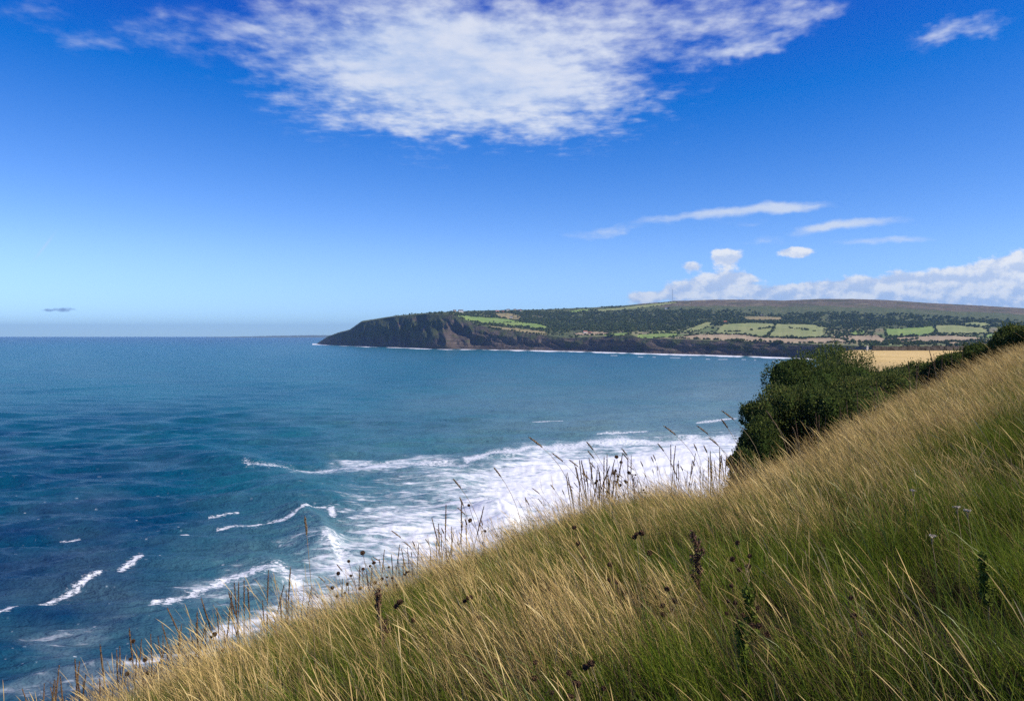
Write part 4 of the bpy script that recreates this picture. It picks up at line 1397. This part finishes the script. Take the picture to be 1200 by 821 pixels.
for i, (px, py, fy) in enumerate(KNAP):
    x, Y, zg, h = place(px, py, fy)
    h = min(max(h, 0.5), 1.5)
    me, heads = KN[i % 4]
    o = link('knapweed', me); o.location = (x, Y, zg); o.scale = (h / .86,) * 3; o.rotation_euler = (0, rr_.gauss(-.05, .06), rr_.uniform(-.6, .6))
    where = 'standing on the slope crest against the water' if py < 680 and fy > .8 else ('at the lower left end of the slope' if px < 400 else 'half sunk in the grass of the slope')
    key, dist_ = knap_key((px, py, fy))
    rank = sum(1 for q in KNAP if knap_key(q)[0] == key and knap_key(q)[1] < dist_)
    tag(o, 'dead brown knapweed %s, %s %s of %s' % ('on the crest' if key[0] else 'in the grass', ORD[rank], 'seaward' if key[2] else 'landward', key[1]), 'knapweed', KG + ' ' + where)
    for e in heads:
        hd = link('flower_head', RH, o); hd.location = e; k = rr_.uniform(1.0, 1.6) * (1.0 if fy > 0.8 else 1.35); hd.scale = (k, k, k)
        hd.rotation_euler = (rr_.gauss(0, .4), rr_.gauss(-.3, .4), 0)


# dock: dark rusty plumes
def herb(name, px, py, fy, label, cat, m_seed, seed, nb=9, leafy=False, w=0.1):
    x, Y, zg, h = place(px, py, fy, 100 if not leafy else 90)
    h = min(max(h, 0.5), 1.4)
    r = np.random.default_rng(seed)
    root = bpy.data.objects.new(name, None); COL.objects.link(root); root.location = (x, Y, zg)
    tag(root, label, cat)
    V, Fc = tube([(0, 0, -.05), (-.02 * h, 0, .4 * h), (-.06 * h, 0, .75 * h), (-.1 * h, 0, h)], [.007, .006, .004, .002], 6)
    link('stem', pymesh('stem', V, Fc, M_dock if not leafy else M_stem), root)
    cen, nor = [], []
    for k in range(nb):
        tt = 0.35 + 0.65 * k / nb
        a = r.uniform(0, 6.28); L = w * h * (1.25 - tt) * 2
        b = np.array([-.1 * h * tt ** 2, 0, tt * h])
        for j in range(60):
            q = r.random()
            c = b + np.array([math.cos(a) * .6, math.sin(a) * .6, .9]) * L * q + r.normal(0, .010, 3)
            cen.append(c); nor.append(r.normal(0, 1, 3))
    for j in range(160):
        q = r.uniform(.4, 1); cen.append(np.array([-.1 * h * q * q, 0, q * h]) + r.normal(0, .012, 3)); nor.append(r.normal(0, 1, 3))
    cen, nor = np.array(cen), np.array(nor)
    V, Fc, rv = leaf_cloud(cen, nor * .8, .036 if leafy else .024, .26, r, .6)
    link('foliage' if leafy else 'seed_plume', np_mesh('plume', V, Fc, m_seed, dict(r=rv, h=np.ones(len(V))), False), root)


herb('dock_plant', 822, 624, .62, 'dark brown dock plume standing in the middle of the slope', 'dock', M_dock, 1, 12)
herb('dock_plant', 450, 690, .72, 'rusty dead dock near the left crest below the knapweed', 'dock', M_dock, 2, 11)
herb('dock_plant', 745, 555, .93, 'tall ragged dead dock on the crest against white surf', 'dock', M_dock, 3, 9)
herb('leafy_herb', 884, 690, .47, 'yellow green leafy herb spire, upper of the pair on the slope', 'herb', M_leaf, 5, 12, True, .08)
herb('leafy_herb', 876, 738, .40, 'yellow green leafy herb spire, lower of the pair on the slope', 'herb', M_leaf, 6, 12, True, .08)
herb('leafy_herb', 1160, 650, .27, 'yellow green leafy herb spire at the right of the slope', 'herb', M_leaf, 7, 12, True, .07)


def yarrow(px, py, fy, label, seed):
    x, Y, zg, h = place(px, py, fy, 75)
    h = min(max(h, .3), 1.0)
    r = np.random.default_rng(seed)
    root = bpy.data.objects.new('yarrow', None); COL.objects.link(root); root.location = (x, Y, zg)
    tag(root, label, 'yarrow')
    V, Fc = tube([(0, 0, -.05), (-.02, 0, h * .5), (-.06, 0, h)], [.003, .0025, .002], 5)
    cen = []
    for k in range(10):
        a = r.uniform(0, 6.28); q = r.uniform(.004, .022); e = (-.06 + q * math.cos(a), q * math.sin(a), h + .03)
        v, f = tube([(-.055, 0, h - .04), e], [.0015, .001], 4); n0 = len(V); V += v; Fc += [tuple(i + n0 for i in z) for z in f]
        cen += [np.array(e) + r.normal(0, .006, 3) * np.array([1, 1, .4]) for _ in range(14)]
    link('stem', pymesh('stem', V, Fc, M_stem), root)
    cen = np.array(cen)
    V, Fc, _ = leaf_cloud(cen, r.normal(0, 1, cen.shape), .012, .45, r)
    link('umbel', np_mesh('umbel', V, Fc, M_yar, None, False), root)


yarrow(1078, 578, .45, 'white yarrow head alone in the grass right of centre', 1)
yarrow(1130, 598, .40, 'white yarrow head, larger of the close pair by the dark hollow', 2)
yarrow(1142, 602, .40, 'white yarrow head, smaller of the close pair by the dark hollow', 3)
yarrow(1101, 632, .36, 'small white yarrow head below the close pair', 4)
yarrow(1029, 452, .7, 'pale yarrow head at the crest in front of the thicket', 5)

# ------------------------------------------------------------------ sea air
hz = bpy.data.materials.new('haze'); hz.use_nodes = True
hz.node_tree.nodes.clear()
t = NT(hz.node_tree)
pv = t.node('ShaderNodeVolumePrincipled')
pv.inputs['Color'].default_value = (0.42, 0.70, 1.0, 1)
pv.inputs['Density'].default_value = 3.5e-5
pv.inputs['Anisotropy'].default_value = 0.2
t.l.new(pv.outputs[0], t.node('ShaderNodeOutputMaterial').inputs['Volume'])
V, Fc = boxv(-34000, 34000, -2000, 31000, -8, 460)
tag(link('haze', pymesh('haze', V, Fc, hz)), 'thin sea haze', kind='stuff')
